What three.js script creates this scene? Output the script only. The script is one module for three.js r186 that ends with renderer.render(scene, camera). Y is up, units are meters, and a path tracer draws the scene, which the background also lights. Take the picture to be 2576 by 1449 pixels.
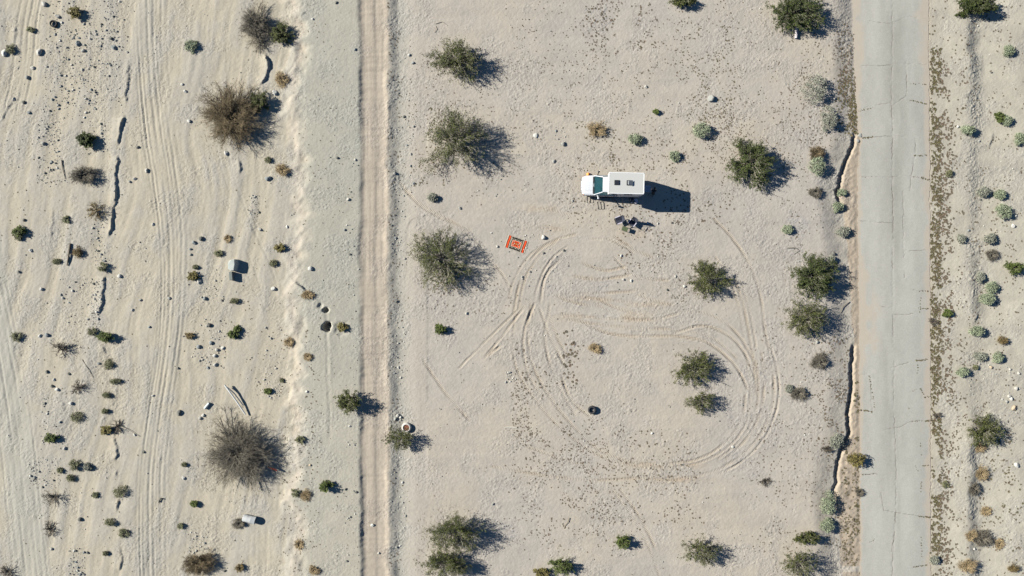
import * as THREE from 'three';
import { mergeGeometries } from 'three/addons/utils/BufferGeometryUtils.js';
import { RoundedBoxGeometry } from 'three/addons/geometries/RoundedBoxGeometry.js';
import { MarchingCubes } from 'three/addons/objects/MarchingCubes.js';

// ---------------------------------------------------------------- camera, sky, sun, exposure
const scene = new THREE.Scene();
const CAM_H = 69;
const camera = new THREE.PerspectiveCamera(45.85, 16 / 9, 0.5, 900);
camera.position.set(0, CAM_H, 0);
camera.up.set(0, 0, -1);
camera.lookAt(0, 0, 0);

const renderer = new THREE.WebGLRenderer({ antialias: true });
renderer.toneMapping = THREE.LinearToneMapping;
renderer.toneMappingExposure = 1.98;
renderer.shadowMap.enabled = true;

const SUN_DIR = new THREE.Vector3(-0.962 * Math.cos(0.489), Math.sin(0.489), -0.273 * Math.cos(0.489)).normalize();
{ // clear deep-blue desert sky
  const w = 256, h = 128, d = new Float32Array(w * h * 4);
  for (let j = 0; j < h; j++) {
    const el = ((j + 0.5) / h - 0.5) * Math.PI, up = Math.max(0, Math.sin(el));
    const k = Math.pow(1 - up, 4);
    for (let i = 0; i < w; i++) {
      const az = ((i + 0.5) / w - 0.5) * 2 * Math.PI;
      const dir = new THREE.Vector3(Math.cos(el) * Math.cos(az), Math.sin(el), Math.cos(el) * Math.sin(az));
      const g = 0.35 * Math.pow(Math.max(0, dir.dot(SUN_DIR)), 6);
      const o = (j * w + i) * 4;
      d[o] = 0.017 + 0.045 * k + 0.05 * g; d[o + 1] = 0.047 + 0.06 * k + 0.05 * g; d[o + 2] = 0.11 + 0.07 * k + 0.05 * g; d[o + 3] = 1;
    }
  }
  const sky = new THREE.DataTexture(d, w, h, THREE.RGBAFormat, THREE.FloatType);
  sky.mapping = THREE.EquirectangularReflectionMapping; sky.magFilter = THREE.LinearFilter; sky.needsUpdate = true;
  scene.background = sky; scene.environment = sky;
}
const sun = new THREE.DirectionalLight(new THREE.Color().setRGB(1, 0.965, 0.9), 5);
sun.position.copy(SUN_DIR).multiplyScalar(120);
sun.castShadow = true;
Object.assign(sun.shadow.camera, { left: -70, right: 70, top: 60, bottom: -60, near: 1, far: 300 });
sun.shadow.mapSize.set(4096, 4096);
scene.add(sun, sun.target);

// ---------------------------------------------------------------- helpers
// Places are written on a survey map of the site: 24.82 map units to the metre, middle of the map at (1288, 724.5), x to the east, y to the south.
const PX = 24.82, mX = x => (x - 1288) / PX, mZ = y => (y - 724.5) / PX;
function rng(seed) { let a = seed >>> 0; return () => { a = (a + 0x6D2B79F5) >>> 0; let t = a; t = Math.imul(t ^ (t >>> 15), t | 1); t ^= t + Math.imul(t ^ (t >>> 7), t | 61); return ((t ^ (t >>> 14)) >>> 0) / 4294967296; }; }
const clamp = (v, a = 0, b = 1) => v < a ? a : v > b ? b : v;
const ss = (a, b, v) => { const t = clamp((v - a) / (b - a)); return t * t * (3 - 2 * t); };
const lerp = (a, b, t) => a + (b - a) * t;
const pl = (y, pts) => { if (y <= pts[0][0]) return pts[0][1]; for (let i = 1; i < pts.length; i++) if (y <= pts[i][0]) return lerp(pts[i - 1][1], pts[i][1], (y - pts[i - 1][0]) / (pts[i][0] - pts[i - 1][0])); return pts[pts.length - 1][1]; };
const PERM = (() => { const r = rng(77), p = new Float32Array(65536); for (let i = 0; i < 65536; i++) p[i] = r() * 2 - 1; return p; })();
function vn(x, y) { // value noise, -1..1
  const xi = Math.floor(x), yi = Math.floor(y), fx = x - xi, fy = y - yi;
  const u = fx * fx * (3 - 2 * fx), v = fy * fy * (3 - 2 * fy);
  const x0 = xi & 255, x1 = (xi + 1) & 255, y0 = (yi & 255) << 8, y1 = ((yi + 1) & 255) << 8;
  const a = PERM[y0 | x0], b = PERM[y0 | x1], c = PERM[y1 | x0], d = PERM[y1 | x1];
  return a + (b - a) * u + (c - a + (a - b - c + d) * u) * v;
}
const fbm = (x, y, n) => { let s = 0, a = 0.5; for (let i = 0; i < n; i++) { s += a * vn(x, y); x = x * 2.03 + 17.3; y = y * 2.03 + 5.1; a *= 0.5; } return s; };
const lin1 = c => Math.pow(c / 255, 2.2);
const ALB = 0.64;                                   // lit ground in the sun -> base colour
const alb = (r, g, b, k = 1) => [lin1(r) * ALB * k, lin1(g) * ALB * k, lin1(b) * ALB * k];
const col = (r, g, b) => new THREE.Color().setRGB(...alb(r, g, b));

const names = new Map();
function numbered(n) { const k = names.get(n) || 0; names.set(n, k + 1); return k ? `${n}_${String(k).padStart(3, '0')}` : n; }
function tag(o, label, category, group, kind) {
  if (label) o.userData.label = label; if (category) o.userData.category = category;
  if (group) o.userData.group = group; if (kind) o.userData.kind = kind;
  return o;
}
function finish(o) { o.traverse(c => { if (c.isMesh) { c.castShadow = true; c.receiveShadow = true; } }); scene.add(o); return o; }
function thing(name, label, category, group) { const o = new THREE.Group(); o.name = numbered(name); return tag(o, label, category, group); }
function part(parent, name, geo, mat, label) { const m = new THREE.Mesh(geo, mat); m.name = name; if (label) m.userData.label = label; parent.add(m); return m; }
const std = (c, rough = 0.9, extra = {}) => new THREE.MeshStandardMaterial({ color: c, roughness: rough, ...extra });
const RGB = (r, g, b) => new THREE.Color().setRGB(r, g, b);

class MB { // collects triangles with vertex colours
  constructor() { this.p = []; this.c = []; }
  tri(a, b, c, k) { this.p.push(a[0], a[1], a[2], b[0], b[1], b[2], c[0], c[1], c[2]); for (let i = 0; i < 3; i++) this.c.push(k[0], k[1], k[2]); }
  quad(a, b, c, d, k) { this.tri(a, b, c, k); this.tri(a, c, d, k); }
  tube(pts, r0, r1, k, sides = 3) { // tapered
    const n = pts.length; let prev = null;
    for (let i = 0; i < n; i++) {
      const a = pts[Math.max(0, i - 1)], b = pts[Math.min(n - 1, i + 1)];
      let t = [b[0] - a[0], b[1] - a[1], b[2] - a[2]]; const L = Math.hypot(...t) || 1; t = t.map(v => v / L);
      let u = Math.abs(t[1]) < 0.9 ? [-t[2], 0, t[0]] : [1, 0, 0]; const lu = Math.hypot(...u) || 1; u = u.map(v => v / lu);
      const w = [t[1] * u[2] - t[2] * u[1], t[2] * u[0] - t[0] * u[2], t[0] * u[1] - t[1] * u[0]];
      const r = lerp(r0, r1, n > 1 ? i / (n - 1) : 0), ring = [];
      for (let s = 0; s < sides; s++) { const q = s / sides * 6.2832, c = Math.cos(q) * r, d = Math.sin(q) * r; ring.push([pts[i][0] + u[0] * c + w[0] * d, pts[i][1] + u[1] * c + w[1] * d, pts[i][2] + u[2] * c + w[2] * d]); }
      if (prev) for (let s = 0; s < sides; s++) { const q = (s + 1) % sides; this.quad(prev[s], prev[q], ring[q], ring[s], k); }
      else if (r0 > 0.03 || sides > 3) for (let s = 1; s < sides - 1; s++) this.tri(ring[0], ring[s + 1], ring[s], k);
      prev = ring;
    }
    if (r0 > 0.03 || sides > 3) for (let s = 1; s < sides - 1; s++) this.tri(prev[0], prev[s], prev[s + 1], k);
  }
  geo() {
    const g = new THREE.BufferGeometry();
    g.setAttribute('position', new THREE.Float32BufferAttribute(this.p, 3));
    g.setAttribute('color', new THREE.Float32BufferAttribute(this.c, 3));
    g.computeVertexNormals(); return g;
  }
}
function texture(w, h, data, srgb) {
  const t = new THREE.DataTexture(data, w, h, THREE.RGBAFormat, THREE.UnsignedByteType);
  t.magFilter = THREE.LinearFilter; t.minFilter = THREE.LinearFilter; if (srgb) t.colorSpace = THREE.SRGBColorSpace; t.needsUpdate = true; return t;
}

// ---------------------------------------------------------------- the terrain, as height and colour fields
const NX = 2048, NZ = 1170, CELL = 112 / NX, X0 = -56, Z0 = -NZ * CELL / 2;
const HF = new Float32Array(NX * NZ), BF = new Float32Array(NX * NZ), CF = new Float32Array(NX * NZ * 3);
const TONE = { camp: [198, 189, 174], berm: [193, 188, 171], dirt: [194, 181, 162], east: [199, 192, 174], slope: [186, 179, 165] };
const EAST = 0.34; // the paved road lies a little lower than the camp flat
const dirtL = y => pl(y, [[0, 903], [420, 905], [820, 903], [1000, 905], [1449, 910]]) + 3 * vn(y * 0.008, 3.3) + 2.2 * vn(y * 0.05, 7.7) + 1.5 * vn(y * 0.2, 9.7);
const dirtR = y => pl(y, [[0, 971], [700, 972], [1449, 975]]) + 3.5 * vn(y * 0.01, 9.1) + 2.5 * vn(y * 0.06, 1.7) + 1.5 * vn(y * 0.2, 4.7);
const GX = [[-200, 2160], [300, 2158], [345, 2152], [385, 2140], [440, 2118], [480, 2109], [560, 2128], [700, 2138], [860, 2149], [960, 2145], [1040, 2134], [1090, 2139], [1150, 2112], [1240, 2103], [1330, 2112], [1449, 2120]];
const GD = [[-200, 0.06], [290, 0.1], [330, 0.45], [370, 0.85], [440, 0.95], [480, 0.8], [530, 0.45], [620, 0.38], [860, 0.4], [885, 0.85], [1000, 0.95], [1100, 1.0], [1180, 0.85], [1240, 0.6], [1300, 0.32], [1449, 0.28]];
const roadL = y => pl(y, [[-400, 2149], [0, 2150], [200, 2156], [330, 2163], [345, 2169], [420, 2162], [800, 2166], [1449, 2169], [1900, 2170]]) + 1.5 * vn(y * 0.03, 4.4) + 2.2 * vn(y * 0.13, 8.4) + 1.6 * vn(y * 0.4, 5.4);
const roadR = y => pl(y, [[-400, 2338], [0, 2340], [700, 2344], [1449, 2345], [1900, 2346]]) + 1.8 * vn(y * 0.02, 14.4) + 1.8 * vn(y * 0.11, 2.4) + 1.3 * vn(y * 0.37, 9.4);

for (let j = 0; j < NZ; j++) {
  const z = Z0 + (j + 0.5) * CELL, my = z * PX + 724.5;
  const dl = dirtL(my), dr = dirtR(my), gx = pl(my, GX) + 3 * vn(my * 0.06, 2.2) + 1.5 * vn(my * 0.2, 6.2), gd = pl(my, GD) * (1 + 0.2 * vn(my * 0.03, 5.5));
  const bermE = 742 + 18 * vn(my * 0.012, 11.5) + 12 * vn(my * 0.05, 3.5);
  const crest = 0.075 + 0.06 * vn(my * 0.03, 21.5) + 0.03 * vn(my * 0.2, 2.5), bank = 0.125 + 0.085 * vn(my * 0.015, 31.5) + 0.03 * vn(my * 0.15, 3.5);
  const wallW = 7 + 2 * vn(my * 0.1, 1.1), ridgeE = 2440 + 12 * vn(my * 0.012, 15.5) + 6 * vn(my * 0.05, 17.5), ridgeA = clamp(0.7 + 0.8 * vn(my * 0.008, 44.5) + 0.3 * vn(my * 0.05, 12.5), 0.1, 1.3);
  const rl = roadL(my), rr = roadR(my);
  for (let i = 0; i < NX; i++) {
    const x = X0 + (i + 0.5) * CELL, mx = x * PX + 1288, at = j * NX + i;
    const n1 = fbm(x * 0.13, z * 0.13, 3), n2 = fbm(x * 0.9 + 40, z * 0.9, 3), n3 = vn(x * 4.1, z * 4.1), n4 = vn(x * 8.3 + 9, z * 8.3), n5 = vn(x * 16.7, z * 16.7 + 3);
    let h, c, rough = 1;
    const flow = mx + (my - 700) * 0.16 + 24 * vn(my * 0.006, mx * 0.004);  // braided wash runs a little west of south
    if (mx < bermE + 75) { // wash country
      const st = fbm(flow * 0.04, my * 0.0055, 3), st2 = fbm(flow * 0.16 + 50, my * 0.012, 3);
      h = -0.22 + 0.12 * n1 + 0.06 * st + 0.008 * st2 + 0.022 * n2;
      const k = ss(-0.25, 0.3, st + 0.35 * n2);
      c = [lerp(203, 195, k) + 5 * st2, lerp(193, 188, k) + 5 * st2, lerp(171, 172, k) + 4 * st2];
      const e = ss(bermE - 34, bermE + 34, mx + 26 * n2);
      if (e > 0) { h = lerp(h, 0.09 + 0.05 * n1 + 0.02 * n2, e); c = [lerp(c[0], TONE.berm[0] + 8 * n1, e), lerp(c[1], TONE.berm[1] + 5 * n1, e), lerp(c[2], TONE.berm[2] + 2 * n1, e)]; const lip = Math.exp(-((mx - bermE) ** 2) / 180); h += 0.03 * lip * n2; c[0] += 5 * lip; c[1] += 1 * lip; }
    } else if (mx < 1075) {
      const u = mx - dl, v = mx - dr;
      h = 0.09 + 0.05 * n1 + 0.02 * n2;
      c = [...TONE.berm];
      c[0] += 8 * n1; c[1] += 5 * n1; c[2] += 2 * n1;
      const inn = ss(-4, 9, u), out = ss(-8, 5, v);
      const bed = -bank + 0.1 + 0.012 * n2 + 0.018 * fbm(mx * 0.28, my * 0.006, 3) - 0.025 * Math.exp(-((u - 14) ** 2) / 60) - 0.035 * Math.exp(-((u - 45) ** 2) / 40);
      h = lerp(h, bed, inn);
      const f = fbm(mx * 0.35, my * 0.006 + 9, 3);
      c = [lerp(c[0], TONE.dirt[0] + 10 * f, inn), lerp(c[1], TONE.dirt[1] + 9 * f, inn), lerp(c[2], TONE.dirt[2] + 8 * f, inn)];
      if (out > 0) {
        const prof = v < 5 ? lerp(bed, crest, ss(-9, 5, v)) : lerp(crest, -0.12, ss(4, 34, v + 9 * n2));
        const back = ss(32, 80, v);
        h = lerp(prof + 0.02 * n2, 0.02 * n1, back);
        const g2 = ss(0, 14, v);
        c = [lerp(c[0], 188, g2), lerp(c[1], 183, g2), lerp(c[2], 169, g2)];
        c = [lerp(c[0], TONE.camp[0], back), lerp(c[1], TONE.camp[1], back), lerp(c[2], TONE.camp[2], back)];
        rough = 1.5 - 0.5 * back;
      } else rough = lerp(1, 0.7, inn);
    } else {
      // camp flat, faint east-west scraper lines
      const sc = fbm(mx * 0.006, my * 0.055, 3);
      h = 0.08 * n1 + 0.014 * n2 + 0.03 * sc;
      const q = n1 * 1.2 + 0.5 * n2;
      c = [TONE.camp[0] + 5 * q + 4 * sc, TONE.camp[1] + 3 * q + 4 * sc, TONE.camp[2] - 1 * q + 4 * sc];
      const v = mx - gx, sw = 66;
      const edgeS = ss(-sw, -wallW, v);
      if (mx > 2030) {
        const de = gd;
        let g;
        const a0 = lerp(EAST, 0.22, clamp((de - 0.47) * 5)), b0 = EAST + 0.36 * de * clamp((de - 0.4) * 4);
        if (v < -wallW) g = -a0 * edgeS; else if (v < 0) g = -lerp(a0, b0, ss(-wallW, 0, v)); else if (v < 4) g = -b0; else g = -lerp(b0, EAST, ss(4, 9, v)) + (v > 4 ? 0.05 * n2 + 0.03 * n3 : 0);
        h = h * (1 - 0.4 * edgeS) + g + 0.05 * n2 * edgeS;
        const k = edgeS * (v < 4 ? 1 : 0) * clamp(de * 2);
        c = [lerp(c[0], TONE.slope[0], k), lerp(c[1], TONE.slope[1], k), lerp(c[2], TONE.slope[2], k)];
        if (v > 2 && de > 0.25) { c = [186 + 14 * n2, 171 + 14 * n2, 150 + 12 * n2]; }
        rough = 1 + 0.8 * edgeS * (v < 6 ? 1 : 0.3);
      }
      if (mx > rl - 14) { // road bed and the land east of it
        const inr = ss(rl - 12, rl - 3, mx);
        h = lerp(h, -EAST - 0.03, inr);
        if (mx > rr) {
          const o = mx - rr;
          h = -EAST - 0.01 + 0.03 * n2 * ss(0, 30, o) + ridgeA * (0.11 * ss(60, 0, Math.abs(mx - ridgeE) * (mx < ridgeE ? 1 : 2)) + (mx > ridgeE ? -0.22 * ss(0, 46, mx - ridgeE + 10 * n2) * (1 - 0.7 * ss(40, 140, mx - ridgeE)) : 0)) + 0.1 * n1 * ss(60, 140, o);
          c = [TONE.east[0] + 6 * n1 + 5 * n2, TONE.east[1] + 6 * n1 + 5 * n2, TONE.east[2] + 5 * n1 + 4 * n2];
          const lip = Math.exp(-o / 6); c[0] += 8 * lip; c[1] += 1 * lip; c[2] -= 4 * lip;
          rough = 0.9 + 1.1 * ss(2, 24, 30 - Math.abs(mx - ridgeE - 22));
        } else rough = lerp(rough, 0.2, inr);
      }
    }
    // grit, clods
    const patch = ss(-0.05, 0.25, fbm(x * 0.45 + 80, z * 0.45 + 20, 3)); // stony patches
    const cl = Math.max(0, vn(x * 6.1 + 31, z * 6.1 + 7) - 0.42), c2 = Math.max(0, vn(x * 3.3 + 3, z * 3.3 + 71) - 0.55);
    h += rough * (0.0045 * n3 + (0.012 + 0.06 * patch) * cl + 0.05 * c2 * patch + (0.005 + 0.004 * patch) * n4);
    BF[at] = rough * (0.5 * n4 * (0.5 + patch) + (0.35 + 0.5 * patch) * n5) ;
    const gr = (PERM[(i * 7919 + j * 104729) & 65535]) * (4 + 9 * patch) + 4 * n5 + 2.5 * n4 + 5 * n2;
    HF[at] = h;
    CF[at * 3] = lin1(c[0] + gr - 5 * patch); CF[at * 3 + 1] = lin1(c[1] + gr - 4 * patch); CF[at * 3 + 2] = lin1(c[2] + gr - 2 * patch);
  }
}

// strokes laid into the fields: wheel tracks, ruts, cut banks, cracks
const SD = new Float32Array(NX * NZ), SS_ = new Float32Array(NX * NZ), SG = new Float32Array(NX * NZ), ST = new Int32Array(NX * NZ); let strokeId = 0;
function curve(pts, step = 6) {
  const c = new THREE.CatmullRomCurve3(pts.map(p => new THREE.Vector3(mX(p[0]), 0, mZ(p[1]))), false, 'centripetal');
  return c.getSpacedPoints(Math.max(2, Math.round(c.getLength() / (step / PX)))).map(p => [p.x, p.z]);
}
function stroke(pts, half, fn, wob = 0) {
  const id = ++strokeId, q = curve(pts), touched = []; let s0 = 0, total = 0;
  if (wob) for (let i = 0; i < q.length; i++) { q[i][0] += wob * (vn(i * 0.35, id * 3.7) + 0.7 * vn(i * 1.1, id * 2.7)); q[i][1] += wob * (vn(i * 0.35, id * 5.1 + 9) + 0.7 * vn(i * 1.1, id * 1.9)); }
  for (let i = 1; i < q.length; i++) total += Math.hypot(q[i][0] - q[i - 1][0], q[i][1] - q[i - 1][1]);
  for (let k = 1; k < q.length; k++) {
    const [ax, az] = q[k - 1], [bx, bz] = q[k], dx = bx - ax, dz = bz - az, L = Math.hypot(dx, dz) || 1e-6;
    const i0 = Math.max(0, Math.floor((Math.min(ax, bx) - half - X0) / CELL)), i1 = Math.min(NX - 1, Math.ceil((Math.max(ax, bx) + half - X0) / CELL));
    const j0 = Math.max(0, Math.floor((Math.min(az, bz) - half - Z0) / CELL)), j1 = Math.min(NZ - 1, Math.ceil((Math.max(az, bz) + half - Z0) / CELL));
    for (let j = j0; j <= j1; j++) for (let i = i0; i <= i1; i++) {
      const px = X0 + (i + 0.5) * CELL - ax, pz = Z0 + (j + 0.5) * CELL - az;
      const t = clamp((px * dx + pz * dz) / (L * L)), ex = px - t * dx, ez = pz - t * dz, d = Math.hypot(ex, ez);
      if (d > half) continue;
      const at = j * NX + i;
      if (ST[at] !== id) { ST[at] = id; SD[at] = 1e9; touched.push(at); }
      if (d < SD[at]) { SD[at] = d; SS_[at] = s0 + t * L; SG[at] = (dx * pz - dz * px) > 0 ? 1 : -1; }
    }
    s0 += L;
  }
  for (const at of touched) fn(at, SD[at], SG[at], SS_[at], total);
}
const mixC = (at, c, k) => { for (let a = 0; a < 3; a++) CF[at * 3 + a] = lerp(CF[at * 3 + a], lin1(c[a]), k); };
// a tyre print: pressed floor with lugs across it, low shoulders of pushed sand
function track(pts, w = 0.13, depth = 0.022, tint = 0.4, lug = 0.16) {
  stroke(pts, w + 0.17, (at, d, sg, s, T) => {
    const e = ss(0, 0.5, s) * ss(0, 0.5, T - s), n = 0.6 + 0.55 * vn(s * 0.7, pts[0][0]);
    const inside = 1 - ss(w - 0.03, w + 0.03, d), sh = Math.exp(-(((d - w - 0.05) / 0.05) ** 2));
    HF[at] += e * n * (-depth * inside + (sg > 0 ? 1.0 : 0.6) * depth * sh);
    const tr = Math.sin((s + 0.25 * d) / lug * 6.2832);
    BF[at] += e * inside * 1.3 * tr;
    HF[at] += e * inside * 0.004 * tr;
    mixC(at, [184, 168, 145], e * tint * n * (inside + 0.3 * sh));
  }, 0.02);
}
// a narrow rut with a sharp west wall
function rut(pts, w = 0.1, depth = 0.06, grey = 0.32) {
  stroke(pts, w + 0.25, (at, d, sg, s, T) => {
    const e = ss(0, 1, s) * ss(0, 1, T - s), n = 0.46 * clamp(0.75 + 0.9 * vn(s * 0.22, pts[0][0] * 1.3), 0.05, 1.6);
    HF[at] += e * n * (-depth * (1 - ss(w * 0.4, w, d)) + 0.45 * depth * Math.exp(-(((d - w - 0.08) / 0.08) ** 2)));
    mixC(at, [178, 174, 160], grey * e * clamp(n * 1.6) * (1 - ss(w, w + 0.22, d)) * (0.7 + 0.4 * vn(s * 2.3, d * 20)));
  }, 0.03);
}
// a cut bank: ground stands higher on the west side and drops at the line
function cut(pts, hgt, reach = 1.5, sign = 1) {
  hgt *= 0.62;
  stroke(pts, reach, (at, d, sg, s, T) => {
    const e = ss(0, 0.7, s) * ss(0, 0.7, T - s) * (0.75 + 0.35 * vn(s * 0.9, pts[0][1]));
    if (sg * sign > 0) HF[at] += e * hgt * Math.pow(1 - d / reach, 2) * ss(0, 0.05, d); else HF[at] -= e * hgt * 0.35 * Math.pow(1 - d / reach, 3);
  }, 0.13);
}
// wash: cut banks
cut([[318, 150], [322, 185], [316, 240], [311, 262]], 0.18); cut([[311, 285], [305, 320], [296, 366]], 0.34);
cut([[296, 388], [292, 430], [287, 520], [278, 585], [273, 604]], 0.3); cut([[262, 690], [258, 745], [251, 792]], 0.36);
cut([[258, 862], [262, 880], [260, 895]], 0.26); cut([[284, 1095], [291, 1130], [292, 1165]], 0.26); cut([[291, 1175], [290, 1210]], 0.14);
cut([[299, 1250], [293, 1290]], 0.28); cut([[306, 1375], [303, 1410], [299, 1445]], 0.2); cut([[36, 60], [40, 80], [34, 110]], 0.15); cut([[26, 250], [0, 305]], 0.15); cut([[279, 1003], [281, 1030]], 0.2);
cut([[668, 128], [675, 165], [668, 190], [655, 214]], 0.42); cut([[774, 26], [755, 42]], 0.3); cut([[175, 612], [172, 645], [166, 672]], 0.2); cut([[740, 706], [752, 715], [775, 735]], 0.25); cut([[150, 1000], [165, 1045]], 0.1);
cut([[135, 520], [130, 560], [124, 600]], 0.1); cut([[52, 880], [50, 900]], 0.16); cut([[596, 400], [606, 420], [601, 440]], 0.18);
cut([[828, 1020], [822, 900], [822, 830]], 0.06, 1.2); cut([[826, 960], [830, 1100]], 0.05, 1.2);
cut([[2507, 320], [2502, 352], [2500, 372]], 0.2, 1.2); cut([[2470, 780], [2455, 815]], 0.16, 1.2); cut([[1130, 530], [1030, 560], [1022, 640]], 0.05, 1.2);
// wash: sandy two-track and its many ruts
for (const [o, w, d] of [[0, .11, .1], [9, .08, .05], [24, .13, .06], [38, .1, .08], [46, .07, .045], [58, .12, .05], [-9, .1, .04], [72, .12, .03]])
  rut([[341 + o * 1.1, -40], [346 + o, 100], [354 + o, 220], [366 + o * 1.05, 340], [385 + o, 460], [400 + o * 0.95, 580], [405 + o * 0.85, 700], [404 + o * 0.8, 800], [395 + o * 0.75, 900], [372 + o * 0.8, 1040], [354 + o * 0.85, 1180], [350 + o * 0.9, 1300], [353 + o * 0.9, 1500]], w, d);
stroke([[-40, 620], [-20, 800], [8, 960], [36, 1120], [56, 1280], [80, 1480]], 2.6, (at, d, sg, s) => mixC(at, [190, 187, 173], 0.7 * (1 - ss(1.2, 2.6, d + 0.5 * vn(s * 0.5, 4)))));
stroke([[350, 880], [372, 1040], [364, 1200], [360, 1480]], 0.9, (at, d, sg, s) => mixC(at, [184, 180, 166], 0.45 * (1 - ss(0.3, 0.9, d + 0.25 * vn(s * 0.5, 14)))));
for (const [o, w, d] of [[0, .1, .07], [14, .08, .05], [30, .12, .07], [46, .09, .05], [60, .12, .08], [74, .1, .05], [86, .08, .06]])
  rut([[-75 + o, 700], [-45 + o, 850], [-25 + o * 1.02, 960], [-2 + o, 1120], [14 + o, 1280], [34 + o, 1480]], w, d);
for (const o of [0, 20, 44]) rut([[520 + o, 350], [545 + o, 450], [585 + o, 560], [640 + o, 680], [668 + o, 800]], 0.13, 0.03);
for (const o of [0, 16, 30, 48]) rut([[5 + o, 290], [28 + o, 180], [40 + o, 60], [55 + o, -20]], 0.12, 0.06);
for (const o of [8, 31, 36, 55]) rut([[909 + o, -40], [910 + o, 300], [911 + o, 640], [910 + o, 900], [912 + o, 1200], [915 + o, 1500]], 0.07, 0.028 + 0.02 * vn(o, 2), 0.12);
rut([[822, 770], [824, 850], [828, 1000], [830, 1120]], 0.2, 0.05); rut([[816, 570], [822, 640], [830, 700]], 0.3, 0.03);
// camp: the turning loop of a vehicle
const LOOPS = [
  [[1300, 775], [1289, 860], [1300, 930], [1335, 990], [1385, 1052], [1450, 1110], [1520, 1150], [1600, 1171], [1700, 1174], [1775, 1158], [1840, 1118], [1880, 1058], [1888, 990], [1880, 915], [1868, 830], [1852, 750], [1830, 690], [1795, 640]],
  [[1336, 755], [1328, 850], [1345, 930], [1392, 1012], [1445, 1075], [1505, 1130], [1600, 1163], [1700, 1164], [1768, 1150], [1828, 1110], [1868, 1050], [1876, 985]],
  [[1790, 545], [1835, 590], [1882, 660], [1912, 740], [1926, 840], [1942, 920], [1946, 1000], [1920, 1080], [1862, 1148], [1790, 1186], [1700, 1206], [1600, 1203], [1480, 1207], [1380, 1197], [1230, 1172]],
  [[1935, 860], [1955, 930], [1958, 1005], [1932, 1085], [1875, 1155], [1800, 1196]], [[1900, 900], [1908, 980], [1896, 1050], [1860, 1110], [1800, 1160]],
  [[1290, 800], [1308, 710], [1345, 642], [1400, 602], [1455, 588]], [[1338, 800], [1352, 722], [1385, 655], [1432, 616]], [[1358, 770], [1372, 695], [1422, 640]], [[1302, 785], [1322, 700], [1360, 640], [1410, 598]],
  [[1420, 745], [1500, 752], [1560, 757], [1650, 767]], [[1405, 790], [1480, 797], [1560, 803], [1645, 803], [1740, 783], [1805, 800], [1862, 848], [1897, 910]],
  [[1455, 806], [1530, 838], [1605, 846], [1700, 846], [1780, 862], [1850, 920], [1884, 985]], [[1490, 758], [1545, 788], [1590, 802], [1650, 806]], [[1500, 750], [1540, 770], [1600, 790]],
  [[1350, 522], [1400, 531], [1445, 548]], [[1350, 573], [1400, 577], [1450, 582]], [[1598, 738], [1640, 755], [1700, 768]], [[1435, 693], [1500, 703], [1555, 697], [1590, 690]], [[1540, 640], [1575, 680], [1610, 700]], [[1600, 690], [1640, 702], [1690, 705]], [[1540, 590], [1600, 630], [1650, 650]],
  [[1150, 930], [1230, 850], [1290, 792], [1325, 760]], [[1215, 905], [1260, 850], [1305, 790], [1340, 745]], [[1225, 900], [1245, 880], [1262, 870]],
  [[1535, 1225], [1590, 1300], [1635, 1385], [1662, 1460]], [[1555, 1225], [1605, 1295], [1650, 1380]], [[1060, 900], [1120, 988], [1185, 1062]], [[1355, 770], [1385, 850], [1420, 920]], [[1370, 765], [1402, 850], [1432, 905]],
  [[1000, 452], [1045, 502], [1120, 548], [1190, 585]], [[1010, 470], [1060, 520], [1130, 560], [1200, 610], [1255, 690]], [[1690, 840], [1770, 820], [1840, 850], [1880, 900], [1902, 960]], [[1845, 695], [1868, 760], [1886, 850], [1900, 940], [1902, 1000]], [[1860, 700], [1885, 780], [1903, 880]],
  [[1410, 940], [1440, 1010], [1500, 1060]], [[1345, 760], [1318, 840], [1325, 930], [1362, 1000]], [[1275, 760], [1300, 690], [1335, 640], [1385, 605]], [[1420, 800], [1500, 815], [1600, 825], [1700, 830], [1790, 850], [1858, 905]], [[1400, 742], [1470, 738], [1560, 735], [1620, 728]], [[1480, 600], [1540, 605], [1600, 640]], [[1915, 880], [1922, 960], [1912, 1040], [1880, 1100], [1820, 1160]], [[1460, 660], [1520, 680], [1580, 670]], [[1320, 1120], [1400, 1150], [1500, 1180]], [[1385, 760], [1370, 850], [1400, 960], [1450, 1050]], [[1390, 740], [1440, 760], [1520, 772]], [[1240, 660], [1270, 700], [1290, 760]],
];
LOOPS.forEach((p, i) => track(p, i % 3 ? 0.14 : 0.12, 0.022 + 0.01 * (i % 4), 0.36 + 0.1 * (i % 3)));
// soil thrown loose by spinning wheels
for (const [x, y, a, b] of [[1370, 525, 60, 10], [1385, 575, 50, 9], [1500, 752, 70, 8], [1480, 797, 75, 9], [1590, 797, 60, 11], [1620, 765, 50, 7], [1700, 1205, 90, 8], [1700, 1170, 110, 9], [1510, 700, 50, 7], [1560, 470, 70, 22], [1500, 460, 40, 26], [1620, 580, 60, 18]])
  for (let j = Math.floor((mZ(y - b * 2) - Z0) / CELL); j < (mZ(y + b * 2) - Z0) / CELL; j++) for (let i = Math.floor((mX(x - a * 2) - X0) / CELL); i < (mX(x + a * 2) - X0) / CELL; i++) {
    if (i < 0 || j < 0 || i >= NX || j >= NZ) continue;
    const u = ((X0 + i * CELL - mX(x)) * PX) / a, v = ((Z0 + j * CELL - mZ(y)) * PX) / b, k = Math.exp(-u * u - v * v), at = j * NX + i, q = vn(i * 0.35, j * 0.35);
    mixC(at, [191, 170, 142], 0.4 * k * (0.5 + 0.5 * q + vn(i * 0.05, j * 0.05))); HF[at] += 0.02 * k * q;
  }
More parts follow.
